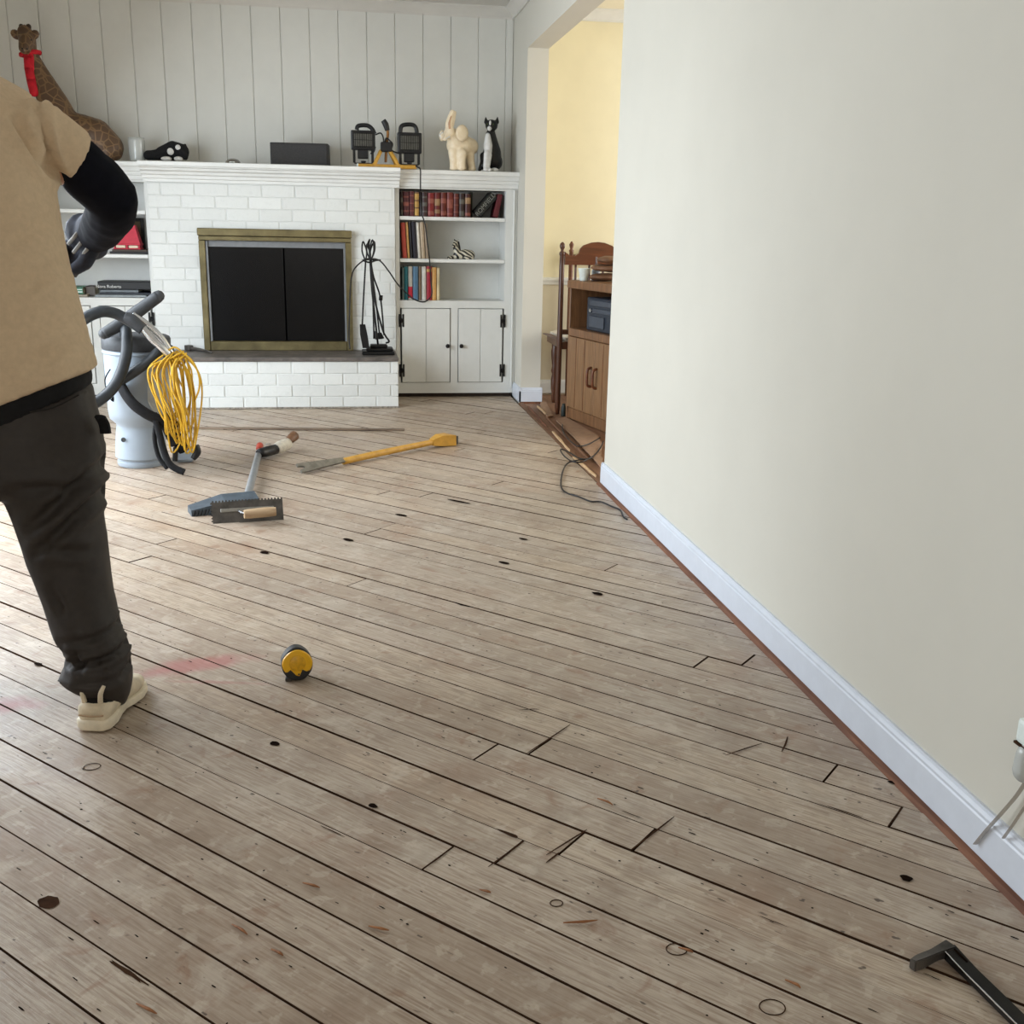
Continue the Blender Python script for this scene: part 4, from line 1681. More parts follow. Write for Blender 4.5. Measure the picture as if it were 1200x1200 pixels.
lathe(bm, [(.011, 0), (.011, .004), (.007, .006), (0, .004)], 12, basis((1, 0, 0), (0, 0, 1), (0, -1, 0), (ay(145, 515, 4.92).x, 4.914, ay(145, 515, 4.92).z)))
obj('port', bm, m_dgrey, t)
v = lambda px, py, Y=4.84: ay(px, py, Y)
bm = bmesh.new()
lofted(bm, [[v(173, 420, 4.885), v(197, 404, 4.96), v(199, 404, 5.0), v(180, 420, 4.95)], [v(173, 470, 4.885), v(196, 478, 4.94), v(198, 478, 5.0), v(180, 470, 4.95)], [v(180, 484, 4.885), v(190, 490, 4.92), v(192, 490, 5.0), v(182, 486, 4.95)]])
obj('filter_cover', bm, m_vacfilter, t)
obj('hose', tube(bmesh.new(), [v(146, 396, 4.93), v(147, 385.5, 4.88), v(148.5, 396, 4.82), v(148, 415, 4.79), v(142, 437, 4.78), v(132, 455, 4.75), v(118, 468, 4.72), v(104, 475, 4.68), v(84, 476, 4.62), v(66, 462, 4.58), v(58, 440, 4.57), v(64, 412, 4.59), v(80, 390, 4.64), v(100, 373, 4.72), v(118, 365.5, 4.76), v(134, 367, 4.79), v(148, 374, 4.80), v(158, 380, 4.80), v(167, 386, 4.80)], .0245, n=14), m_hose, t, smooth=True)
obj('hose', tube(bmesh.new(), [v(141, 446, 4.83), v(158, 435, 4.83), v(176, 422, 4.84), v(188, 411, 4.86), v(200, 410, 4.90)], .0235, n=14), m_hose, t, smooth=True)
obj('grip_tube', tube(bmesh.new(), [v(186, 347, 4.92), v(160, 366, 4.90), v(142, 379, 4.88), v(122, 391, 4.86)], [.026, .0285, .0285, .025], n=14), m_dgrey, t, smooth=True)
bm = bmesh.new()
ell(bm, v(186, 347, 4.92), .026)
ell(bm, v(122, 391, 4.86), .025)
obj('grip_end', bm, m_dgrey, t, smooth=True)
obj('cuff', tube(bmesh.new(), [v(146, 372, 4.80), v(155, 376, 4.80), v(167, 386, 4.80)], [.026, .029, .024], n=12), m_dgrey, t, smooth=True)
obj('wand', tube(bmesh.new(), [v(155, 369, 4.83), v(172, 380, 4.83), v(186, 393, 4.83), v(195, 405, 4.83), v(200, 415, 4.83), v(203, 430, 4.83), v(205, 447, 4.83), v(207, 470, 4.83), v(211, 500, 4.83)], .0155, n=12), m_chrome, t, smooth=True)
obj('wand', tube(bmesh.new(), [v(166, 383, 4.80), v(180, 399, 4.79), v(190, 408, 4.79), v(197, 415, 4.80)], .017, n=12), m_chrome, t, smooth=True)
obj('collar', tube(bmesh.new(), [v(194.5, 417, 4.80), v(201, 417, 4.82)], .021, n=10, k=1), m_black, t, smooth=True)


def strap(pts, wd=.04, th=.006, mat=m_blackcloth, nm='strap'):
    return obj(nm, tube(bmesh.new(), pts, 1, n=8, flat=(wd, th), k=6), mat, t, smooth=True)


strap([v(141, 450, 4.86), v(148, 463, 4.83), v(158, 475, 4.80), v(172, 485, 4.79), v(186, 492, 4.80), v(196, 500, 4.82)], .034, .060)
strap([v(180, 484, 4.80), v(186, 505, 4.78), v(192, 528, 4.76), v(200, 545, 4.74), v(216, 553.5, 4.73)], .022, .030)
strap([v(184, 490, 4.84), v(181, 512, 4.80), v(186, 535, 4.78), v(196, 549, 4.76)], .020, .024)
strap([v(129, 433, 4.88), v(123, 445, 4.88), v(126, 460, 4.86), v(132, 470, 4.86), v(131, 455, 4.86)], .016, .005)
strap([v(192, 486, 4.84), v(200, 505, 4.83), v(208, 520, 4.83)], .075, .065, nm='hip_pad')
strap([v(196, 495, 4.82), v(206, 512, 4.82), v(216, 528, 4.83)], .06, .055, nm='hip_pad')
bm = bmesh.new()
pv = fl(222, 541)
box(bm, pv.x-.065, pv.x+.03, pv.y-.04, pv.y+.04, .004, .065, bev=.014)
obj('motor_foot', bm, m_vac, t)
obj('buckle', tube(bmesh.new(), [v(205, 540, 4.80), v(206, 524, 4.80)], .012, n=8, k=1), m_black, t)

# yellow cord hung in loops on the vacuum
bm = bmesh.new()
rc = random.Random(8)
yc = 4.80
for i in range(17):
    f = i/16
    xt = 194+22*rc.random()
    yt_ = 411+9*rc.random()
    xl = 176+24*f+rc.uniform(-4, 4)
    xr = 206+25*f+rc.uniform(-5, 3)
    yb2 = 492+42*rc.random()
    dd = .05*(rc.random()-.5)
    d2 = .06*(rc.random()-.5)
    j_ = lambda: rc.uniform(-3.5, 3.5)
    tube(bm, [v(xt, yt_, yc+dd), v(xl+3+j_(), 432, yc-.035+dd), v(xl+6+j_(), 458, yc-.045+d2), v(xl+15+j_(), 484, yc-.05+d2), v((xl+xr)/2+9+j_(), yb2, yc-.03), v(xr+1+j_(), yb2-20, yc-.01+d2), v(xr+1+j_(), 462, yc+.01+dd), v(xr-4+j_(), 434, yc+.01), v(xt+3, yt_+2, yc+dd)], .0041, n=6, k=4)
tube(bm, [v(198, 410, 4.80), v(205, 407, 4.80), v(214, 413, 4.80), v(226, 424, 4.80), v(233, 440, 4.80), v(233.5, 455, 4.80), v(228, 470, 4.80)], .0042, n=6)
o = tag(obj('extension_cord', bm, m_yelcord, smooth=True), 'yellow cord hung in long loops on right side of the vacuum', 'cord')
bm = bmesh.new()
tube(bm, [v(229, 522, 4.82), v(231, 530, 4.82), v(226, 538, 4.81)], [.016, .018, .012], n=8)
obj('plug', bm, m_black, o, smooth=True)

# ------------------------------------------------------------------ tools on the floor
# long scraper with notched pole
p0, p1 = fl(292, 590), fl(304, 534)
t = thing('floor_scraper', 'long aluminium pole scraper with blue grey head lying on the boards', 'scraper', (p0+p1)/2)
obj('pole', tube(bmesh.new(), [fl(288.5, 597, .0)+up*.028, p0.lerp(p1, .5)+up*.034, p1+up*.02], .0165, n=12), m_alu, t, smooth=True)
a, b = fl(223, 604), fl(302, 596)
d = (b-a).normalized()
n2 = Vector((-d.y, d.x, 0))
L = (b-a).length
bm = bmesh.new()
lofted(bm, [[a+up*.002+n2*-.03, a+up*.002+n2*.05, a+up*.030+n2*.045, a+up*.026+n2*-.028],
            [a+d*L*.5+up*.002+n2*-.04, a+d*L*.5+up*.002+n2*.06, a+d*L*.5+up*.062+n2*.05, a+d*L*.5+up*.050+n2*-.035],
            [b+up*.002+n2*-.04, b+up*.002+n2*.06, b+up*.062+n2*.05, b+up*.050+n2*-.035]])
obj('head', bm, M('blue_grey_metal', (74, 84, 93), .5, .3, var=.15), t)
bm = bmesh.new()
for i in range(9):
    s = a+d*(L*(.02+.05*i))+n2*-.032
    tube(bm, [s+up*.003, s+d*.008+up*.026], .004, n=5, k=1)
obj('bristles', bm, m_black, t, kind='stuff')
obj('end_cap', tube(bmesh.new(), [fl(303.5, 533)+up*.028, fl(305, 530)+up*.034], [.014, .018], n=10, k=1), M('red_plastic_cap', (190, 78, 58), .5), t, smooth=True)

# taped hand tool across its end
p0, p1 = fl(303, 540), fl(346, 527.5)
d = (p1-p0).normalized()
t = thing('hammer', 'black and white taped hand tool with brown wooden end beside the pole', 'hand tool', (p0+p1)/2)
P = lambda f, z: p0.lerp(p1, f)+up*z
obj('head', tube(bmesh.new(), [P(.02, .036), P(.18, .034), P(.46, .033)], [.020, .026, .025], n=10, k=2), m_black, t, smooth=True)
obj('tape_wrap', tube(bmesh.new(), [P(.46, .033), P(.60, .038), P(.80, .044)], [.026, .031, .029], n=12, k=2), M('white_tape', (206, 200, 186), .7, var=.12, scale=60), t, smooth=True)
obj('grip', tube(bmesh.new(), [P(.78, .05), P(.9, .066), P(1.0, .076)], [.018, .024, .026], n=10, k=2), wood('brown_grip', (92, 62, 42), (126, 90, 62)), t, smooth=True)
obj('clip', tube(bmesh.new(), [P(.22, .070), P(.34, .066)], .0035, n=6, k=1), m_chrome, t)

# notched trowel leaning on the scraper head
a, b = fl(248, 614.5), fl(332.5, 609)
d = (b-a).normalized()
L = (b-a).length
lean = (up*1.0+Vector((-d.y, d.x, 0))*.35).normalized()
nf = d.cross(lean).normalized()
Mt = basis(d, lean, nf, a)
t = thing('trowel', 'notched steel trowel with wooden handle leaning on the scraper head', 'trowel', (a+b)/2)
bm = bmesh.new()
hgt = .088
pts = [(0, 0), (L, 0)]
nt = 22
for i in range(nt):
    x1 = L-L*i/nt
    x0 = L-L*(i+.5)/nt
    x2 = L-L*(i+1)/nt
    pts += [(x1, hgt), (x0, hgt), (x0, hgt-.006), (x2, hgt-.006)]
nl = 7
for i in range(nl):
    y1 = hgt-.008-(hgt-.010)*i/nl
    y0 = hgt-.008-(hgt-.010)*(i+.5)/nl
    y2 = hgt-.008-(hgt-.010)*(i+1)/nl
    pts += [(0, y1), (0, y0), (.005, y0), (.005, y2)]
seen = []
for p in pts:
    if not seen or (Vector(p)-Vector(seen[-1])).length > 1e-4:
        seen.append(p)
if (Vector(seen[-1])-Vector(seen[0])).length < 1e-3:
    seen.pop()
prism(bm, seen, .002, Mt)
obj('blade', bm, m_rustysteel, t)
bm = bmesh.new()
box(bm, L*.13, L*.87, .042, .056, .002, .010, bev=.002, M=Mt)
obj('rib', bm, m_steel, t)
bm = bmesh.new()
tube(bm, [Mt @ Vector((L*.38, .048, .008)), Mt @ Vector((L*.40, .036, .03)), Mt @ Vector((L*.45, .028, .055))], .005, n=6)
obj('tang', bm, m_chrome, t)
bm = bmesh.new()
tube(bm, [Mt @ Vector((L*.44, .026, .058)), Mt @ Vector((L*.52, .027, .056)), Mt @ Vector((L*.72, .029, .056)), Mt @ Vector((L*.88, .030, .056))], [.016, .0185, .0195, .017], n=14)
obj('handle', bm, m_tool_wood, t, smooth='edge')

# long yellow wrecking bar
p0, p1 = fl(350, 556), fl(531, 520)
d = (p1-p0).normalized()
n2 = Vector((-d.y, d.x, 0))
L = (p1-p0).length
t = thing('wrecking_bar', 'long yellow wrecking bar with forked steel end on the far floor', 'pry bar', (p0+p1)/2)
P = lambda f, z: p0.lerp(p1, f)+up*z
obj('shaft', tube(bmesh.new(), [P(.26, .020), P(.5, .026), P(.86, .030)], [.0165, .017, .015], n=12), m_yel, t, smooth=True)
bm = bmesh.new()
F = basis(d, (n2*.80+up*.6).normalized(), d.cross((n2*.80+up*.6).normalized()), p0+up*.024)
prism(bm, [(0, -.027), (.05, -.027), (.10, -.022), (L*.27, -.013), (L*.27, .013), (.10, .022), (.05, .027), (0, .027), (0, .011), (.03, .005), (.03, -.005), (0, -.011)], .010, F)
obj('fork', bm, m_steel, t)
bm = bmesh.new()
lofted(bm, [[P(.84, .014)+n2*.016, P(.84, .014)-n2*.016, P(.84, .046)-n2*.016, P(.84, .046)+n2*.016],
            [P(.90, .006)+n2*.030, P(.90, .006)-n2*.030, P(.90, .062)-n2*.028, P(.90, .062)+n2*.028],
            [P(.975, .001)+n2*.048, P(.975, .001)-n2*.048, P(.975, .056)-n2*.046, P(.975, .056)+n2*.046]])
obj('head', bm, m_yel, t)
bm = bmesh.new()
for s in (-1, 1):
    box(bm, L*.972, L*1.0, s*.026-.014, s*.026+.014, .004, .048, bev=.003, M=basis(d, n2, up, p0))
obj('jaw', bm, m_rustysteel, t)

# loose lath strip on the far floor
p0, p1 = fl(196, 502.5), fl(474, 505)
d = (p1-p0).normalized()
n2 = Vector((-d.y, d.x, 0))
bm = bmesh.new()
box(bm, 0, (p1-p0).length, -.014, .014, .002, .012, bev=.002, M=basis(d, n2, up, p0))
tag(obj('wood_lath', bm, wood('grey_lath', (92, 76, 62), (136, 118, 100), .7)), 'thin grey wooden lath lying across the far floor before the hearth', 'lath')

# tape measure standing on edge
c = fl(349, 797)
t = thing('tape_measure', 'yellow and black tape measure standing on the boards', 'tape measure', c)
yawt = math.radians(8)
fx = Vector((math.cos(yawt), math.sin(yawt), 0))
fn = Vector((math.sin(yawt), -math.cos(yawt), 0))            # towards the camera
fu = (up+fn*-.16).normalized()
fn = fx.cross(fu)
Tm = basis(fx, fu, fn, c+up*.001)
out = []
R_ = .0385
for j in range(40):
    a = 2*PI*j/40
    x_, y_ = math.cos(a), math.sin(a)
    k_ = 1.0
    yy = .0425+.0425*y_
    xx = R_*x_*(1.0-.16*max(0, y_)**2)
    if y_ < -.75:
        yy = max(yy, .001)
    out.append((xx, yy))


def dome(bm, outl, d0, d1, inset, Mx):
    n = len(outl)
    cx = sum(p[0] for p in outl)/n
    cy = sum(p[1] for p in outl)/n
    lv = [(1, d0), (1, d1-.004), (.93, d1-.001), (inset, d1), (0, d1+.0005)]
    prev = None
    for (s, z) in lv:
        if s == 0:
            cvt = bm.verts.new(Mx @ Vector((cx, cy, z)))
            for i in range(n):
                bm.faces.new((prev[i], prev[(i+1) % n], cvt))
            break
        ring = [bm.verts.new(Mx @ Vector((cx+(p[0]-cx)*s, cy+(p[1]-cy)*s, z))) for p in outl]
        if prev is None:
            bm.faces.new(list(reversed(ring)))
        else:
            for i in range(n):
                j = (i+1) % n
                bm.faces.new((prev[i], prev[j], ring[j], ring[i]))
        prev = ring


bm = bmesh.new()
dome(bm, out, -.028, .012, .6, Tm)
obj('case', bm, m_tape_black, t, smooth='edge')
face = []
for j in range(40):
    a = 2*PI*j/40
    x_, y_ = math.cos(a), math.sin(a)
    yy = .0450+.0345*y_
    xx = .0376*x_*(1-.15*max(0, y_)**2)
    face.append((xx, yy))
# the yellow ends in a zigzag at the bottom
zig = []
for (xx, yy) in face:
    if yy < .024:
        continue
    zig.append((xx, yy))
zig_bottom = [(-.026, .024), (-.018, .030), (-.004, .014), (.004, .012), (.012, .028), (.022, .022)]
# order counter-clockwise starting at the lower right
ang = lambda p: math.atan2(p[1]-.045, p[0])
zig = sorted(zig+zig_bottom, key=ang)
bm = bmesh.new()
dome(bm, zig, .004, .0165, .55, Tm)
obj('yellow_face', bm, m_tape_yel, t, smooth='edge')
bm = bmesh.new()
lathe(bm, [(.0195, 0), (.020, .0006), (.0188, .0012), (0, .0014)], 28, Tm @ Matrix.Translation((0, .046, .0165)))
obj('maker_disc', bm, M('tape_label', (214, 160, 24), .35, var=.12, scale=120), t, smooth=True)
obj('hook', B(c.x-.030, c.x-.014, c.y-.010, c.y+.006, .0015, .010, bev=.001), m_rustysteel, t)
bm = bmesh.new()
lathe(bm, [(.0022, 0), (.0022, .001), (0, .0014)], 8, Tm @ Matrix.Translation((.002, .018, .0163)))
obj('screw', bm, m_black, t)

# pry bar at lower right
h0, h1, h2 = fl(1076, 1136), fl(1108, 1120), fl(1196, 1206)
d = (h2-h1).normalized()
n2 = Vector((-d.y, d.x, 0))
L = (h2-h1).length+.16
t = thing('claw_bar', 'dark flat claw bar lying on the floor at lower right corner', 'pry bar', (h1+h2)/2)
bm = bmesh.new()
Fm = basis(d, n2, up, h1)
lofted(bm, [[Fm @ Vector(p) for p in ((.000, -.013, .004), (.0, .015, .004), (.0, .015, .020), (.0, -.013, .020))],
            [Fm @ Vector(p) for p in ((.03, -.013, .003), (.03, .014, .003), (.03, .014, .018), (.03, -.013, .018))],
            [Fm @ Vector(p) for p in ((.055, -.013, .004), (.055, .013, .004), (.055, .013, .017), (.055, -.013, .017))],
            [Fm @ Vector(p) for p in ((L, -.014, .003), (L, .014, .003), (L, .014, .014), (L, -.014, .014))]])
bmesh.ops.bevel(bm, geom=bm.edges[:], offset=.0022, segments=2, affect='EDGES')
obj('shaft', bm, M('black_worn_steel', (38, 36, 34), .32, .7, var=.3, scale=24), t)
bm = bmesh.new()
dd = (h0-h1).normalized()
nn = Vector((-dd.y, dd.x, 0))
Hm = basis(dd, nn, up, h1)
LL = (h0-h1).length+.012
lofted(bm, [[Hm @ Vector(p) for p in ((-.010, -.010, .004), (-.010, .012, .004), (-.010, .012, .021), (-.010, -.010, .021))],
            [Hm @ Vector(p) for p in ((LL*.4, -.007, .006), (LL*.4, .008, .006), (LL*.4, .008, .022), (LL*.4, -.007, .021))],
            [Hm @ Vector(p) for p in ((LL*.8, -.010, .001), (LL*.8, .006, .002), (LL*.8, .006, .022), (LL*.8, -.010, .020))],
            [Hm @ Vector(p) for p in ((LL, -.009, .0006), (LL, .003, .001), (LL, .003, .021), (LL, -.009, .018))]])
bmesh.ops.bevel(bm, geom=bm.edges[:], offset=.0018, segments=2, affect='EDGES')
obj('claw', bm, m_rustysteel, t)
obj('edge_highlight', tube(bmesh.new(), [Fm @ Vector((.004, -.0125, .0195)), Fm @ Vector((.056, -.0128, .0165)), Fm @ Vector((L-.01, -.0138, .0137))], .0013, n=6, k=1), m_chrome, t)  # chrome strip stands in for the highlight along the shaft edge
obj('nail_slot', tube(bmesh.new(), [Fm @ Vector((.012, .004, .0205)), Fm @ Vector((.040, .006, .0182))], 1, n=6, flat=(.004, .002), k=1), m_hole, t)

# ------------------------------------------------------------------ outlet with night light at right edge
oy = 1.413
t = thing('wall_outlet', 'white outlet plate at the right edge of the frame', 'outlet', (XR, oy, .30))
obj('plate', B(XR-.006, XR-.0005, oy-.037, oy+.035, .235, .350, bev=.003), m_outlet, t)
t = thing('night_light', 'white plug-in night light with clear dome on the outlet', 'night light', (XR-.006, oy, .28))
obj('housing', B(XR-.040, XR-.0062, oy-.022, oy+.026, .286, .330, bev=.008, seg=2), m_outlet, t)
obj('band', B(XR-.0405, XR-.0062, oy-.0225, oy+.0265, .282, .286), m_knot, t)
bm = bmesh.new()
limb(bm, [(XR-.028, oy+.002, .272), (XR-.028, oy+.002, .240)], [.019, .021])
obj('dome', blob(bm, .003, 2), m_clear, t)
def ax(x, y, X):
    d_ = ray(x, y)
    k_ = X/d_.x
    return Vector((X, d_.y*k_, H+d_.z*k_))


wl_ = bmesh.new()
tube(wl_, [ax(1212, 900, 1.130), ax(1193, 930, 1.128), ax(1172, 955, 1.122), ax(1156, 973, 1.122), ax(1143, 989, 1.122)], 1, n=8, flat=(.003, .011))
tube(wl_, [ax(1212, 930, 1.130), ax(1198, 950, 1.126), ax(1186, 968, 1.122), ax(1176, 982, 1.122)], 1, n=8, flat=(.003, .008))
tag(obj('clear_cord', wl_, m_film, smooth=True), 'flat cloudy clear cord hanging from the outlet over the baseboard', 'cord')

# ------------------------------------------------------------------ splinters lying about
m_spl = wood('orange_splinter_wood', (122, 76, 44), (164, 112, 70), .7)
spl = [(795, 1112, 812, 1118, 'long orange splinter near the lower middle of the floor'),
       (660, 1083, 700, 1080, 'pale curled splinter lying on a plank by the middle joints'),
       (272, 1085, 290, 1097, 'bent orange splinter on the near left boards'),
       (318, 1114, 332, 1122, 'short brown splinter right of the bent orange one'),
       (432, 1087, 456, 1092, 'thin orange splinter on the near boards left of centre'),
       (160, 1178, 184, 1190, 'orange splinter at the bottom left edge of the picture'),
       (355, 1036, 375, 1042, 'dull brown splinter on the boards before the tape measure'),
       (562, 1044, 575, 1048, 'small orange chip under the row of butt joints'),
       (920, 1150, 938, 1160, 'broad rusty splinter beside the ring scar at lower right'),
       (700, 937, 718, 945, 'tan splinter on the plank above the long saw cut')]
for i, (a, b, c_, d_, lab) in enumerate(spl):
    p, q_ = fl(a, b), fl(c_, d_)
    m_ = (p+q_)/2+Vector((.004, -.005, .006))
    bm = bmesh.new()
    tube(bm, [p+up*.003, m_, q_+up*.003], [.0012, .0026, .0008], n=5, k=4)
    tag(obj('wood_splinter', bm, m_spl), lab, 'splinter', 'splinters on the floor')

# ------------------------------------------------------------------ threshold debris and dining room
rt = random.Random(4)
m_raw = wood('raw_pale_splint', (176, 142, 104), (206, 178, 140), .7)
m_dark_raw = wood('dark_threshold_wood', (92, 62, 42), (128, 92, 66), .7)
bm = bmesh.new()
box(bm, XR-.018, XR+.018, WE+.03, PIL-.03, -.02, .004, bev=.002)
struct('trim_7', bm, m_dark_raw)
labs = ['long pale splinter along the doorway threshold, nearest the baseboard end', 'pale torn strip midway along the doorway threshold', 'reddish torn strip at far part of the doorway threshold', 'dark rough strip between threshold and kraft paper', 'short pale strip lying nearest the far door jamb']
strips = [((672, 538), (699, 561), m_raw), ((648, 508), (668, 531), m_raw), ((619, 478), (641, 502), m_rust), ((640, 490), (690, 541), m_dark_raw), ((630, 478), (640, 487), m_raw)]
for lab, (a, b, mm) in zip(labs, strips):
    p, q_ = fl(*a), fl(*b)
    d = (q_-p).normalized()
    n2 = Vector((-d.y, d.x, 0))
    L = (q_-p).length
    bm = bmesh.new()
    w0 = .007
    prism(bm, [(0, -w0*.8), (L*.3, -w0), (L*.62, -w0*.6), (L*.8, -w0), (L, -w0*.5), (L*.96, w0*.5), (L*.7, w0*.3), (L*.45, w0), (L*.2, w0*.5), (L*.03, w0*.7)], .009, basis(d, n2, up, p+up*.0055))
    tag(obj('torn_strip', bm, mm), lab, 'wood strip', 'torn strips in the doorway')
# kraft paper sheets over the dining floor
for lab, pts in (('large brown paper sheet on dining floor under the cord', [(652, 495), (662, 490), (700, 512), (706, 524), (703, 545), (688, 532), (672, 514)]),
                 ('small brown paper scrap at near corner of the doorway', [(686, 530), (700, 546), (705, 552), (706, 540), (696, 527)]),
                 ('crumpled tan paper scrap beside the far door jamb', [(633, 470), (640, 472), (648, 488), (642, 490), (634, 480)])):
    bm = bmesh.new()
    vs = [fl(*p) for p in pts]
    cx = sum(vs, Vector())/len(vs)
    n = len(vs)
    zt = .010 if 'large' in lab else .006
    if 'small' in lab:
        zt = .013
    up_ = [bm.verts.new((p.x+.0, p.y, zt+.004*rt.random())) for p in vs]
    lo_ = [bm.verts.new((p.x, p.y, zt-.0035)) for p in vs]
    ctr = bm.verts.new((cx.x, cx.y, zt+.004))
    for i in range(n):
        j = (i+1) % n
        bm.faces.new((up_[i], up_[j], ctr))
        bm.faces.new((lo_[i], lo_[j], up_[j], up_[i]))
    bm.faces.new(list(reversed(lo_)))
    tag(obj('paper_sheet', bm, m_paper), lab, 'paper', 'brown paper on the dining floor')
# black cord through the doorway
bm = bmesh.new()
z_ = .019
cp = [fl(707, 517, .03), fl(704, 524, z_), fl(698, 532, z_), fl(690, 537.5, z_), fl(679, 537, z_), fl(666, 529.5, z_), fl(657, 526.5, z_), fl(660, 533, z_), fl(669, 540, z_), fl(680, 541.5, z_), fl(688, 538, .024), fl(676, 539.5, .022), fl(665, 543, .008), fl(659, 554, .006), fl(657.5, 569, .006), fl(663, 577, .006), fl(678, 582, .006), fl(692, 587.5, .006), fl(704, 588, .006), fl(716, 593, .006), fl(727, 598, .006), fl(731, 606, .006), fl(735, 608.5, .006)]
tube(bm, cp, .0037, n=7, k=5)
tube(bm, [fl(659, 497, z_), fl(661, 508, z_), fl(675, 522, z_), fl(688, 521, z_), fl(698, 516, z_), fl(703, 513, z_)], .0034, n=7, k=5)
tag(obj('black_cable', bm, m_black, smooth=True), 'thin black cable curling across the doorway floor', 'cord')

# walnut media cabinet
A = Vector((1.322, 6.172, 0))
Bv = Vector((1.440, 5.675, 0))
d = (Bv-A).normalized()
nd = Vector((-d.y, d.x, 0))                   # away from the living room
if nd.x < 0:
    nd = -nd
W_ = .74
D_ = .40
Cm = basis(d, nd, up, A)
t = thing('media_cabinet', 'walnut media cabinet with two doors in the dining room doorway', 'cabinet', A+d*W_/2+nd*D_/2)


def cbx(nm, x0, x1, y0, y1, z0, z1, mat, bev=.003, par=None):
    bm = bmesh.new()
    box(bm, x0, x1, y0, y1, z0, z1, bev=bev, M=Cm)
    return obj(nm, bm, mat, par or t)


cbx('side_panel', 0, .02, .004, D_, 0, .775, m_tvwood)
cbx('side_panel', W_-.02, W_, .004, D_, 0, .775, m_tvwood)
cbx('top', -.008, W_+.008, -.008, D_, .776, .822, m_tvwood, .005)
cbx('back_panel', .02, W_-.02, D_-.012, D_-.002, .07, .775, m_redwood)
cbx('shelf', .021, W_-.021, -.004, D_-.013, .500, .545, m_tvwood, .004)
cbx('plinth', .004, W_-.004, .012, D_, 0, .068, m_tvwood)
for (x0, x1, hx) in ((.022, W_/2-.002, W_/2-.035), (W_/2+.002, W_-.022, W_/2+.035)):
    dr = cbx('door', x0, x1, .001, .019, .072, .496, m_tvwood2)
    for gx in (x0+(x1-x0)*.30, x0+(x1-x0)*.62):
        cbx('groove', gx-.002, gx+.002, -.0006, .001, .08, .49, m_redwood, 0, dr)
    bm = bmesh.new()
    hp = [Cm @ Vector(p) for p in ((hx, .001, .235), (hx, -.022, .245), (hx, -.026, .29), (hx, -.022, .335), (hx, .001, .345))]
    tube(bm, hp, .008, n=8)
    obj('handle', bm, m_redwood, dr, smooth=True)
# stereo in the open niche
t = thing('stereo', 'dark stereo unit in open niche of the walnut cabinet', 'stereo', Cm @ Vector((.4, .2, .546)))
cbx('case', .17, .60, .04, .34, .546, .735, m_elec, .006, t)
cbx('cassette_door', .22, .40, .030, .041, .566, .632, m_elec2, .003, t)
cbx('display', .22, .50, .032, .041, .650, .676, m_elec2, .002, t)
cbx('control_panel', .22, .56, .032, .041, .690, .722, m_elec2, .002, t)
bm = bmesh.new()
lathe(bm, [(.012, 0), (.011, .012), (0, .013)], 12, Cm @ basis((1, 0, 0), (0, 0, 1), (0, -1, 0), (.25, .032, .663)))
obj('knob', bm, m_chrome, t)
# things on top of the cabinet
c = Cm @ Vector((.07, .14, .8225))
bm = bmesh.new()
lathe(bm, [(.022, 0), (.026, .004), (.026, .055), (.012, .075), (.010, .080)], 16, Matrix.Translation(c))
o = tag(obj('bottle', bm, M('clear_blue_plastic', (196, 206, 220), .2, var=.1, scale=60), smooth=True), 'small clear bottle with dark pump on top of walnut cabinet', 'bottle')
bm = bmesh.new()
lathe(bm, [(.009, .0805), (.009, .095), (.006, .10), (.006, .135), (0, .136)], 10, Matrix.Translation(c))
obj('pump', bm, m_dkwood, o)
for i, (x, y, z, l, lab, rz) in enumerate(((.15, .16, .8225, .20, 'brown leather pouch lowest on top of walnut cabinet', .3), (.17, .17, .872, .22, 'brown leather pouch stacked on the lowest pouch', -.5), (.19, .18, .922, .20, 'reddish leather pouch topmost on walnut cabinet', .7))):
    bm = bmesh.new()
    cc = Cm @ Vector((x, y, z+.024))
    ell(bm, cc, (l/2, .08, .0225), Matrix.Rotation(rz, 3, 'Z'), 3)
    me = bpy.data.meshes.new('p')
    bm.to_mesh(me)
    bm.free()
    crumple(me, .006, 14)
    lo = min(v_.co.z for v_ in me.vertices)
    for v_ in me.vertices:
        v_.co.z += z-lo+.0003
    tag(obj('leather_pouch', me, m_kraft, smooth=True), lab, 'pouch', 'pouches on the cabinet')
c = Cm @ Vector((.105, .045, .8957))
bm = bmesh.new()
lathe(bm, [(.022, -.036), (.024, -.034), (.033, .028), (.036, .030), (.036, .034), (.030, .034), (.021, -.03), (0, -.031)], 18, Matrix.Translation(c+Vector((0, 0, -.0365))))
tag(obj('cup', bm, m_outlet, smooth=True), 'white cup among the leather pouches on walnut cabinet', 'cup')

# dining chair with turned posts
CY = 6.30
cx0, cx1 = 1.302, 1.735
t = thing('dining_chair', 'dark wooden dining chair with arched crest and turned posts in the dining room', 'chair', ((cx0+cx1)/2, CY+.2, 0))
for xx in (cx0, cx1):
    bm = bmesh.new()
    lathe(bm, [(.013, 0), (.017, .04), (.017, .42), (.019, .45), (.017, .50), (.016, .90), (.014, .955), (.018, .965), (.018, .975), (.010, .985), (.009, .992), (.015, 1.004), (.017, 1.015), (.013, 1.028), (.005, 1.036), (0, 1.038)], 14, Matrix.Translation((xx, CY, 0)))
    obj('back_post', bm, m_dkwood, t, smooth=True)
bm = bmesh.new()
wd = cx1-cx0-.034
ob = [(0, 0), (wd, 0), (wd, .075), (wd*.93, .055), (wd*.85, .052), (wd*.79, .068), (wd*.77, .095), (wd*.72, .115), (wd*.60, .132), (wd*.5, .136), (wd*.40, .132), (wd*.28, .115), (wd*.23, .095), (wd*.21, .068), (wd*.15, .052), (wd*.07, .055), (0, .075)]
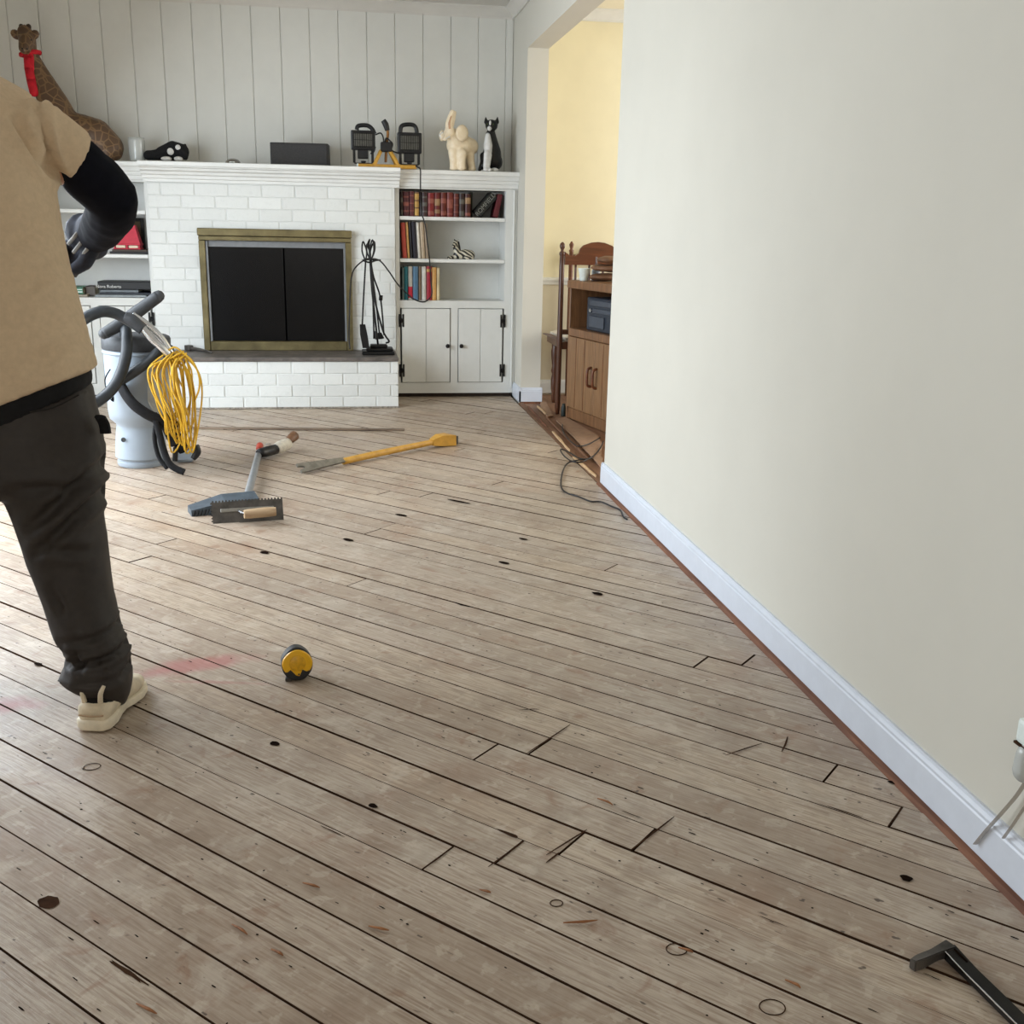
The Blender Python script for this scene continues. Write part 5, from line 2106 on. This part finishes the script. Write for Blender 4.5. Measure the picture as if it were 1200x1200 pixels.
prism(bm, ob, .022, basis((1, 0, 0), (0, 0, 1), (0, -1, 0), (cx0+.017, CY+.011, .905)))
obj('crest_rail', bm, m_redwood, t)
for i in range(4):
    xx = cx0+.085+i*.085
    obj('spindle', tube(bmesh.new(), [(xx, CY, .50), (xx, CY, .70), (xx, CY, .906)], [.007, .010, .007], n=8), m_dkwood, t, smooth=True)
obj('lower_rail', B(cx0+.014, cx1-.014, CY-.009, CY+.009, .49, .52, bev=.003), m_dkwood, t)
fx0, fx1, FYc = 1.345, 1.70, 6.74
bm = bmesh.new()
lofted(bm, [[(cx0+.012, CY-.005, z), (cx1-.012, CY-.005, z), (fx1+.02, FYc+.03, z), (fx0-.03, FYc+.03, z)] for z in (.400, .445)])
obj('seat_frame', bm, m_dkwood, t)
bm = bmesh.new()
lofted(bm, [[(cx0+.05, CY+.03, .4455), (cx1-.04, CY+.03, .4455), (fx1, FYc+.01, .4455), (fx0-.01, FYc+.01, .4455)],
            [(cx0+.045, CY+.025, .465), (cx1-.035, CY+.025, .465), (fx1+.005, FYc+.015, .465), (fx0-.015, FYc+.015, .465)],
            [(cx0+.09, CY+.07, .482), (cx1-.08, CY+.07, .482), (fx1-.04, FYc-.03, .482), (fx0+.03, FYc-.03, .482)]])
obj('cushion', bm, m_cushion, t, smooth='edge')
for xx in (fx0+.02, fx1-.01):
    bm = bmesh.new()
    lathe(bm, [(.012, 0), (.016, .02), (.014, .06), (.021, .09), (.023, .15), (.016, .19), (.024, .21), (.017, .24), (.024, .30), (.026, .34), (.022, .36), (.024, .3995)], 14, Matrix.Translation((xx, FYc, 0)))
    obj('leg', bm, m_dkwood, t, smooth=True)
for xx in (cx0, cx1-.0):
    bm = bmesh.new()
    ap = [(xx, CY+.012, .445+.012), (xx-.012*(1 if xx < 1.5 else -1), CY+.2, .462), (xx-.03*(1 if xx < 1.5 else -1), FYc-.06, .458)]
    tube(bm, ap, [.010, .012, .004], n=8)
    obj('side_rail', bm, m_dkwood, t, smooth=True)
# second chair close to the dining wall
t2 = thing('dining_chair', 'second dining chair with turned finial behind the first, by the yellow wall', 'chair', (1.70, 6.98, 0))
for xx in (1.515, 1.90):
    bm = bmesh.new()
    lathe(bm, [(.013, 0), (.015, .42), (.015, .90), (.013, .965), (.017, .975), (.009, .985), (.014, 1.004), (.016, 1.015), (.005, 1.034), (0, 1.036)], 12, Matrix.Translation((xx, 7.03, 0)))
    obj('back_post', bm, m_redwood, t2, smooth=True)
bm = bmesh.new()
wd = .355
prism(bm, [(x_*wd, y_) for (x_, y_) in ((0, 0), (1, 0), (1, .05), (.8, .045), (.7, .09), (.5, .10), (.3, .09), (.2, .045), (0, .05))], .016, basis((1, 0, 0), (0, 0, 1), (0, -1, 0), (1.530, 7.038, .90)))
obj('crest_rail', bm, m_redwood, t2)
obj('seat', B(1.50, 1.915, 6.80, 7.03, .42, .46, bev=.008), m_dkwood, t2)
for xx in (1.54, 1.88):
    obj('leg', tube(bmesh.new(), [(xx, 6.83, .42), (xx, 6.83, .2), (xx, 6.83, 0)], [.018, .021, .013], n=10), m_dkwood, t2, smooth=True)
# dark castor-like stop beside the cabinet foot
c = fl(659, 487)
t = thing('shoe_polish_tin', 'small dark green bottle standing beside the cabinet foot', 'bottle', c)
bm = bmesh.new()
lathe(bm, [(.014, 0), (.016, .006), (.016, .055), (.010, .068), (.010, .078), (0, .079)], 12, Matrix.Translation(c+up*.001-Vector((.0, .03, 0))))
obj('bottle_body', bm, M('dark_green_plastic', (34, 44, 42), .5), t, smooth=True)
t.name = 'small_bottle'

# ------------------------------------------------------------------ the worker
def ring(cpx, cpy, rpx, rpy, Y, b, n=28, dy=0.0, pw=2.3, front=1.0):
    C = ay(cpx, cpy, Y)
    R_ = ay(rpx, rpy, Y+dy)
    u = R_-C
    vv = Vector((0, 1, 0))
    out_ = []
    for j in range(n):
        a = 2*PI*j/n
        ca, sa = math.cos(a), math.sin(a)
        x_ = math.copysign(abs(ca)**(2/pw), ca)
        y_ = math.copysign(abs(sa)**(2/pw), sa)
        out_.append(C+u*x_+vv*(y_*b))
    return out_


person = thing('person', 'person in tan shirt and dark trousers bending over, seen from behind at left', 'person', (-.62, 2.34, 0))
# joints
shR, elR, wrR, haR = ay(34, 160, 2.60), ay(136, 236, 2.72), ay(111, 268, 2.92), ay(93, 290, 2.98)
hip = Vector((-.745, 2.42, .68))
chest = Vector((-.80, 2.60, 1.12))
neck0, head = Vector((-.93, 2.80, 1.40)), Vector((-1.00, 2.97, 1.45))
shL = Vector((-1.06, 2.62, 1.27))
elL, wrL, haL = Vector((-1.16, 2.86, 1.06)), Vector((-1.02, 3.02, .94)), Vector((-.97, 3.06, .90))
hpR, knR, anR = ay(62, 555, 2.40), ay(84, 672, 2.37), Vector((-.572, 2.315, .11))
hpL, knL, anL = Vector((-.86, 2.43, .60)), Vector((-1.03, 2.52, .36)), Vector((-1.15, 2.44, .10))
bm = bmesh.new()
limb(bm, [hip, Vector((-.77, 2.50, .90)), chest], [.105, .11, .12])
limb(bm, [shR, chest.lerp(shR, .4)], [.055, .09])
limb(bm, [shL, chest.lerp(shL, .4)], [.055, .085])
limb(bm, [chest+Vector((-.06, .1, .16)), neck0, head+Vector((0, -.05, -.02))], [.10, .055, .052])
ell(bm, head, (.076, .098, .105), Matrix.Rotation(-.7, 3, 'X'))
fd_ = Vector((0, .62, -.78))
hu = Vector((0, .78, .62))
cap(bm, head+fd_*.06-hu*.055, head+fd_*.075-hu*.075, .045, .034)      # jaw
cap(bm, head+fd_*.098+hu*.0, head+fd_*.116-hu*.025, .012, .016)       # nose
for s in (-1, 1):
    ell(bm, head+Vector((s*.078, -.005, 0))-hu*.015, (.014, .024, .034))
limb(bm, [shR, elR, wrR], [.052, .040, .029])
limb(bm, [shL, elL, wrL], [.052, .040, .029])
limb(bm, [hpR, knR, anR], [.085, .052, .036])
limb(bm, [hpL, knL, anL], [.085, .052, .036])


def hand(bm, wr, ha, side, r=1.0, spread=Vector((1, 0, 0)), curl=Vector((0, 0, -1))):
    "palm, four curled fingers of unequal length and a thumb from the side of the palm"
    d_ = (ha-wr).normalized()
    sp = (spread-d_*spread.dot(d_)).normalized()
    cu = (curl-d_*curl.dot(d_)).normalized()
    pc = wr+d_*.055
    for q_ in (-1.2, -.4, .4, 1.2):
        limb(bm, [wr+d_*.01+sp*q_*.010, wr+d_*.085+sp*q_*.018], [.016*r, .0145*r])
    Ls = (.036, .042, .040, .030)
    for i, q_ in enumerate((-1.5, -.5, .5, 1.5)):
        b_ = wr+d_*(.088-.004*abs(q_))+sp*q_*.0185
        l_ = Ls[i]
        p1 = b_+d_*l_*.8+cu*l_*.45
        p2 = p1+d_*l_*.15+cu*l_*.8
        p3 = p2-d_*l_*.35+cu*l_*.5
        limb(bm, [b_, p1, p2, p3], [.0105*r, .0098*r, .0090*r, .0080*r])
    tb = wr+d_*.035-sp*side*.030
    t1 = tb+d_*.030-sp*side*.020+cu*.018
    t2_ = t1+d_*.022+cu*.026+sp*side*.008
    limb(bm, [wr+d_*.025-sp*side*.012, tb, t1, t2_], [.016*r, .014*r, .0115*r, .0095*r])


hand(bm, wrL, haL, -1)
hand(bm, wrR, haR, 1, spread=Vector((.5, -.5, .7)), curl=Vector((-.6, .1, -.6)))
body = obj('body', blob(bm, .009, 4), m_skin, person)
bm = bmesh.new()
ell(bm, head+hu*.02-fd_*.018, (.085, .105, .108), Matrix.Rotation(-.7, 3, 'X'), 3)
for v_ in bm.verts:
    rel = v_.co-head
    if rel.dot(fd_) > .055:
        v_.co -= fd_*(rel.dot(fd_)-.055)
obj('hair', bm, m_hair, body, smooth=True)
bm = bmesh.new()
for s in (-1, 1):
    ell(bm, head+fd_*.088+Vector((s*.03, 0, 0))+hu*.012, .011, sub=2)
obj('eyes', bm, m_catwhite, body, smooth=True)
obj('mouth', tube(bmesh.new(), [head+fd_*.106-hu*.058+Vector((s*.022, 0, 0)) for s in (-1, 0, 1)], .004, n=6), M('lips', (150, 92, 80), .5), body)

# shirt
bm = bmesh.new()
R0 = [ring(2, 472, 114, 430, 2.42, .150), ring(-1, 436, 105, 402, 2.43, .148), ring(-5, 392, 96, 370, 2.45, .145), ring(-12, 338, 82, 322, 2.48, .145),
      ring(-18, 285, 70, 272, 2.51, .150), ring(-24, 235, 64, 228, 2.54, .155), ring(-32, 190, 62, 185, 2.57, .150), ring(-36, 150, 52, 140, 2.61, .135),
      ring(-40, 118, 34, 108, 2.66, .105), ring(-48, 98, 4, 92, 2.70, .075), ring(-55, 84, -22, 80, 2.74, .062)]
lofted(bm, R0)
def arm_ring(c, ax_to, rad, n=20):
    ax = ax_to.normalized()
    u_ = ax.orthogonal().normalized()
    w_ = ax.cross(u_)
    return [c+(u_*math.cos(2*PI*j/n)+w_*math.sin(2*PI*j/n))*rad for j in range(n)]
sA, sB_, sC = ay(4, 150, 2.58), ay(46, 156, 2.60), ay(89, 185, 2.645)
ax_ = (sC-sB_)
lofted(bm, [arm_ring(sA, ax_, .080), arm_ring(sB_.lerp(sA, .35), ax_, .082), arm_ring(sB_.lerp(sC, .40), ax_, .069), arm_ring(sC, ax_, .0635)])
limb(bm, [shL+Vector((.26, -.02, .02)), shL+Vector((.12, -.01, .03)), shL+Vector((.02, .0, .01))], [.125, .115, .098])
lofted(bm, [arm_ring(shL-(elL-shL)*.1, elL-shL, .096), arm_ring(shL.lerp(elL, .3), elL-shL, .086), arm_ring(shL.lerp(elL, .66), elL-shL, .074)])
me = blob(bm, .0095, 3)
s_ = lambda px, py, Y=2.42: ay(px, py, Y)
cr = [(s_(27, 102, 2.50), s_(36, 150, 2.44), .008, .007), (s_(36, 112, 2.50), s_(46, 168, 2.45), .007, .006), (s_(2, 130, 2.43), s_(62, 222, 2.44), .011, .011), (s_(24, 140, 2.43), s_(58, 205, 2.44), .009, .008),
      (s_(45, 120, 2.50), s_(50, 205, 2.45), .008, .007), (s_(75, 165, 2.54), s_(66, 215, 2.50), .010, .005), (s_(70, 310, 2.44), s_(20, 345, 2.33), .018, .004), (s_(90, 400, 2.40), s_(30, 430, 2.28), .018, .005), (s_(60, 250, 2.44), s_(10, 290, 2.37), .016, .003)]
cr = [(a_, b_, w_*.8, d_*1.9) for a_, b_, w_, d_ in cr]
cr = [c_ for i_, c_ in enumerate(cr) if i_ != 5]
crumple(me, .003, 8, (1, 1, .45), cr)
obj('shirt', me, m_shirt, person)
# belt line of a black undershirt
bm = bmesh.new()
lofted(bm, [ring(2, 497, 106, 452, 2.42, .140), ring(2, 483, 107, 440, 2.42, .141), ring(2, 470, 104, 428, 2.42, .138)])
obj('belt', blob(bm, .009, 2), m_blackcloth, person)
# trousers
bm = bmesh.new()
lofted(bm, [ring(2, 488, 105, 446, 2.42, .136), ring(2, 510, 113, 476, 2.42, .146), ring(3, 535, 121, 502, 2.42, .150), ring(4, 560, 124, 536, 2.41, .142), ring(5, 574, 118, 560, 2.41, .115)])
lofted(bm, [ring(62, 535, 119, 532, 2.40, .118), ring(64, 572, 121, 568, 2.40, .118), ring(69, 604, 118, 602, 2.39, .108), ring(80, 650, 126, 648, 2.38, .100),
            ring(92, 700, 132, 698, 2.36, .092), ring(104, 740, 143, 738, 2.34, .088), ring(117, 764, 152, 762, 2.33, .082), ring(112, 782, 153, 778, 2.325, .092),
            ring(111, 793, 155, 796, 2.32, .088), ring(113, 801, 152, 811, 2.325, .080), ring(119, 808, 147, 823, 2.335, .064), ring(128, 817, 143, 830, 2.35, .038)])
for (pts) in ([Vector((-.85, 2.42, .60)), Vector((-.875, 2.43, .54)), Vector((-.985, 2.50, .40)), Vector((-1.07, 2.50, .24)), Vector((-1.14, 2.45, .10))],):
    limb(bm, pts, [.105, .108, .098, .086, .080])
me = blob(bm, .0095, 3)
t_ = lambda px, py, Y=2.28: ay(px, py, Y)
cr = [(t_(118, 545, 2.32), t_(35, 620, 2.27), .014, .011), (t_(122, 575, 2.34), t_(42, 650, 2.28), .013, .010), (t_(16, 572, 2.28), t_(90, 575, 2.27), .012, .007), (t_(45, 640, 2.28), t_(100, 655, 2.26), .012, .006),
      (t_(60, 690, 2.28), t_(75, 720, 2.27), .012, .005), (t_(70, 755, 2.26), t_(140, 745, 2.25), .009, .007), (t_(75, 785, 2.24), t_(150, 770, 2.24), .009, .012), (t_(84, 768, 2.24), t_(95, 790, 2.24), .009, .010), (t_(140, 800, 2.24), t_(152, 785, 2.26), .006, .007),
      (t_(30, 482, 2.27), t_(95, 460, 2.29), .005, .006), (t_(90, 800, 2.24), t_(140, 800, 2.24), .008, .006)]
cr = [(a_, b_, w_*.9, d_*1.6) for a_, b_, w_, d_ in cr]
crumple(me, .0055, 9, (1, 1, .6), cr)
for v_ in me.vertices:
    v_.co.z = max(v_.co.z, .012)
tr = obj('trousers', me, m_trousers, person)
bm = bmesh.new()
pk = [t_(35, 483, 2.275), t_(62, 478, 2.277), t_(92, 463, 2.30)]
tube(bm, pk, 1, n=6, flat=(.006, .004))
obj('pocket_welt', bm, M('dark_seam', (26, 22, 20), .8), tr)
obj('pocket_tab', tube(bmesh.new(), [ay(117, 488, 2.36), ay(122, 497, 2.37), ay(124, 508, 2.37)], 1, n=6, flat=(.03, .012)), m_blackcloth, tr)


# shoes
def shoe(heel, toe, nm):
    d_ = (toe-heel)
    Ls = d_.length/.285
    d_ = d_.normalized()
    n_ = Vector((-d_.y, d_.x, 0))
    Ms = basis(d_, n_, up, heel)

    def sect(x_, hw, z0, z1, n=18, pw=2.6):
        r_ = []
        for j in range(n):
            a = 2*PI*j/n
            ca, sa = math.cos(a), math.sin(a)
            r_.append(Ms @ Vector((x_*Ls, hw*math.copysign(abs(ca)**(2/pw), ca), (z0+z1)/2+(z1-z0)/2*math.copysign(abs(sa)**(2/pw), sa))))
        return r_
    bm = bmesh.new()
    lofted(bm, [sect(x_, w_, z0, z1, pw=5) for (x_, w_, z0, z1) in ((-.006, .016, .004, .022), (-.002, .030, .001, .026), (.012, .040, 0, .029), (.05, .042, 0, .029), (.088, .037, .003, .027), (.12, .036, .004, .025), (.16, .044, .001, .024), (.20, .049, 0, .023), (.24, .045, .002, .022), (.268, .032, .006, .021), (.283, .012, .010, .019))])
    s__ = obj(nm, bm, m_sole, person, smooth='edge')
    bm = bmesh.new()
    lofted(bm, [sect(x_, w_, .016, z1) for (x_, w_, z1) in ((.000, .020, .052), (.003, .030, .064), (.014, .036, .068), (.04, .0385, .070), (.08, .0385, .088), (.115, .040, .090), (.15, .043, .076), (.19, .046, .062), (.23, .041, .052), (.258, .030, .043), (.274, .014, .034))])
    obj('upper', bm, m_shoe, s__, smooth=True)
    bm = bmesh.new()
    limb(bm, [Ms @ Vector((.040, 0, .060)), Ms @ Vector((.052, 0, .120))], [.0365, .030])
    obj('sock', bm, m_sock, s__, smooth=True)
    for w_ in (-.022, .014):
        bm = bmesh.new()
        tube(bm, [Ms @ Vector((.002, w_, .070)), Ms @ Vector((.000, w_*1.15, .092)), Ms @ Vector((.008, w_*1.4, .108))], [.006, .0055, .004], n=6)
        obj('pull_tab', bm, m_shoe, s__, smooth=True)
    bm = bmesh.new()
    tube(bm, [Ms @ Vector((.03*0-.003, -.028, .040)), Ms @ Vector((-.004, 0, .038)), Ms @ Vector((-.003, .028, .040))], .0022, n=5)
    obj('seam', bm, m_tool_wood, s__, smooth=True)
    return s__


hl_ = fl(109, 858)
hl_.z = .0022
te_ = fl(160, 804)
te_.z = .0022
shoe(hl_, te_, 'shoe')
shoe(Vector((-1.155, 2.36, .0022)), Vector((-1.17, 2.63, .0022)), 'shoe')

# navy elbow sleeve and work gloves
bm = bmesh.new()
s0 = sC-(sC-sB_).normalized()*.03
limb(bm, [s0, ay(112, 212, 2.69), ay(131, 232, 2.72)], [.054, .066, .060])
limb(bm, [ay(97, 196, 2.665), ay(97, 205, 2.67), ay(112, 218, 2.69)], [.055, .057, .056])
limb(bm, [ay(131, 232, 2.72), ay(130, 250, 2.78), ay(121, 265, 2.86), ay(112, 276, 2.92)], [.062, .060, .054, .046])
me = blob(bm, .008, 4)
crumple(me, .003, 16)
obj('elbow_sleeve', me, m_navy, person)
bm = bmesh.new()
limb(bm, [ay(118, 264, 2.90), wrR, ay(101, 280, 2.96)], [.047, .046, .042])
ell(bm, ay(98, 272, 2.95), (.048, .040, .050))
ell(bm, ay(108, 290, 2.96), (.042, .036, .034))
hand(bm, wrR, haR, 1, 1.75, spread=Vector((.5, -.5, .7)), curl=Vector((-.6, .1, -.6)))
me = blob(bm, .005, 3)
gl = obj('glove', me, m_glove, person)
bm = bmesh.new()
for (a_, b_) in (((95, 268), (80, 286)), ((103, 274), (86, 296)), ((108, 284), (93, 304))):
    tube(bm, [ay(*a_, 2.905), ay((a_[0]+b_[0])/2, (a_[1]+b_[1])/2, 2.905), ay(*b_, 2.925)], 1, n=6, flat=(.008, .010))
obj('knuckle_strip', bm, m_gloveback, gl)
bm = bmesh.new()
limb(bm, [wrL-Vector((0, .03, -.03)), wrL], [.036, .034])
hand(bm, wrL, haL, -1, 1.35)
obj('glove', blob(bm, .006, 3), m_glove, person)
# dark floor tool held in front of the body
p0 = ay(98, 300, 3.02)
p1 = Vector((-1.10, 3.10, .52))
t = thing('held_handle', 'dark tool handle gripped in the gloved right hand', 'hand tool', (p0+p1)/2)
obj('rod', tube(bmesh.new(), [p0+(p0-p1).normalized()*.07, p1], .014, n=10, k=1), m_dgrey, t, smooth=True)
obj('rod_grip', tube(bmesh.new(), [p0+(p0-p1).normalized()*.075, p0-(p0-p1).normalized()*.06], .018, n=10, k=1), m_black, t, smooth=True)
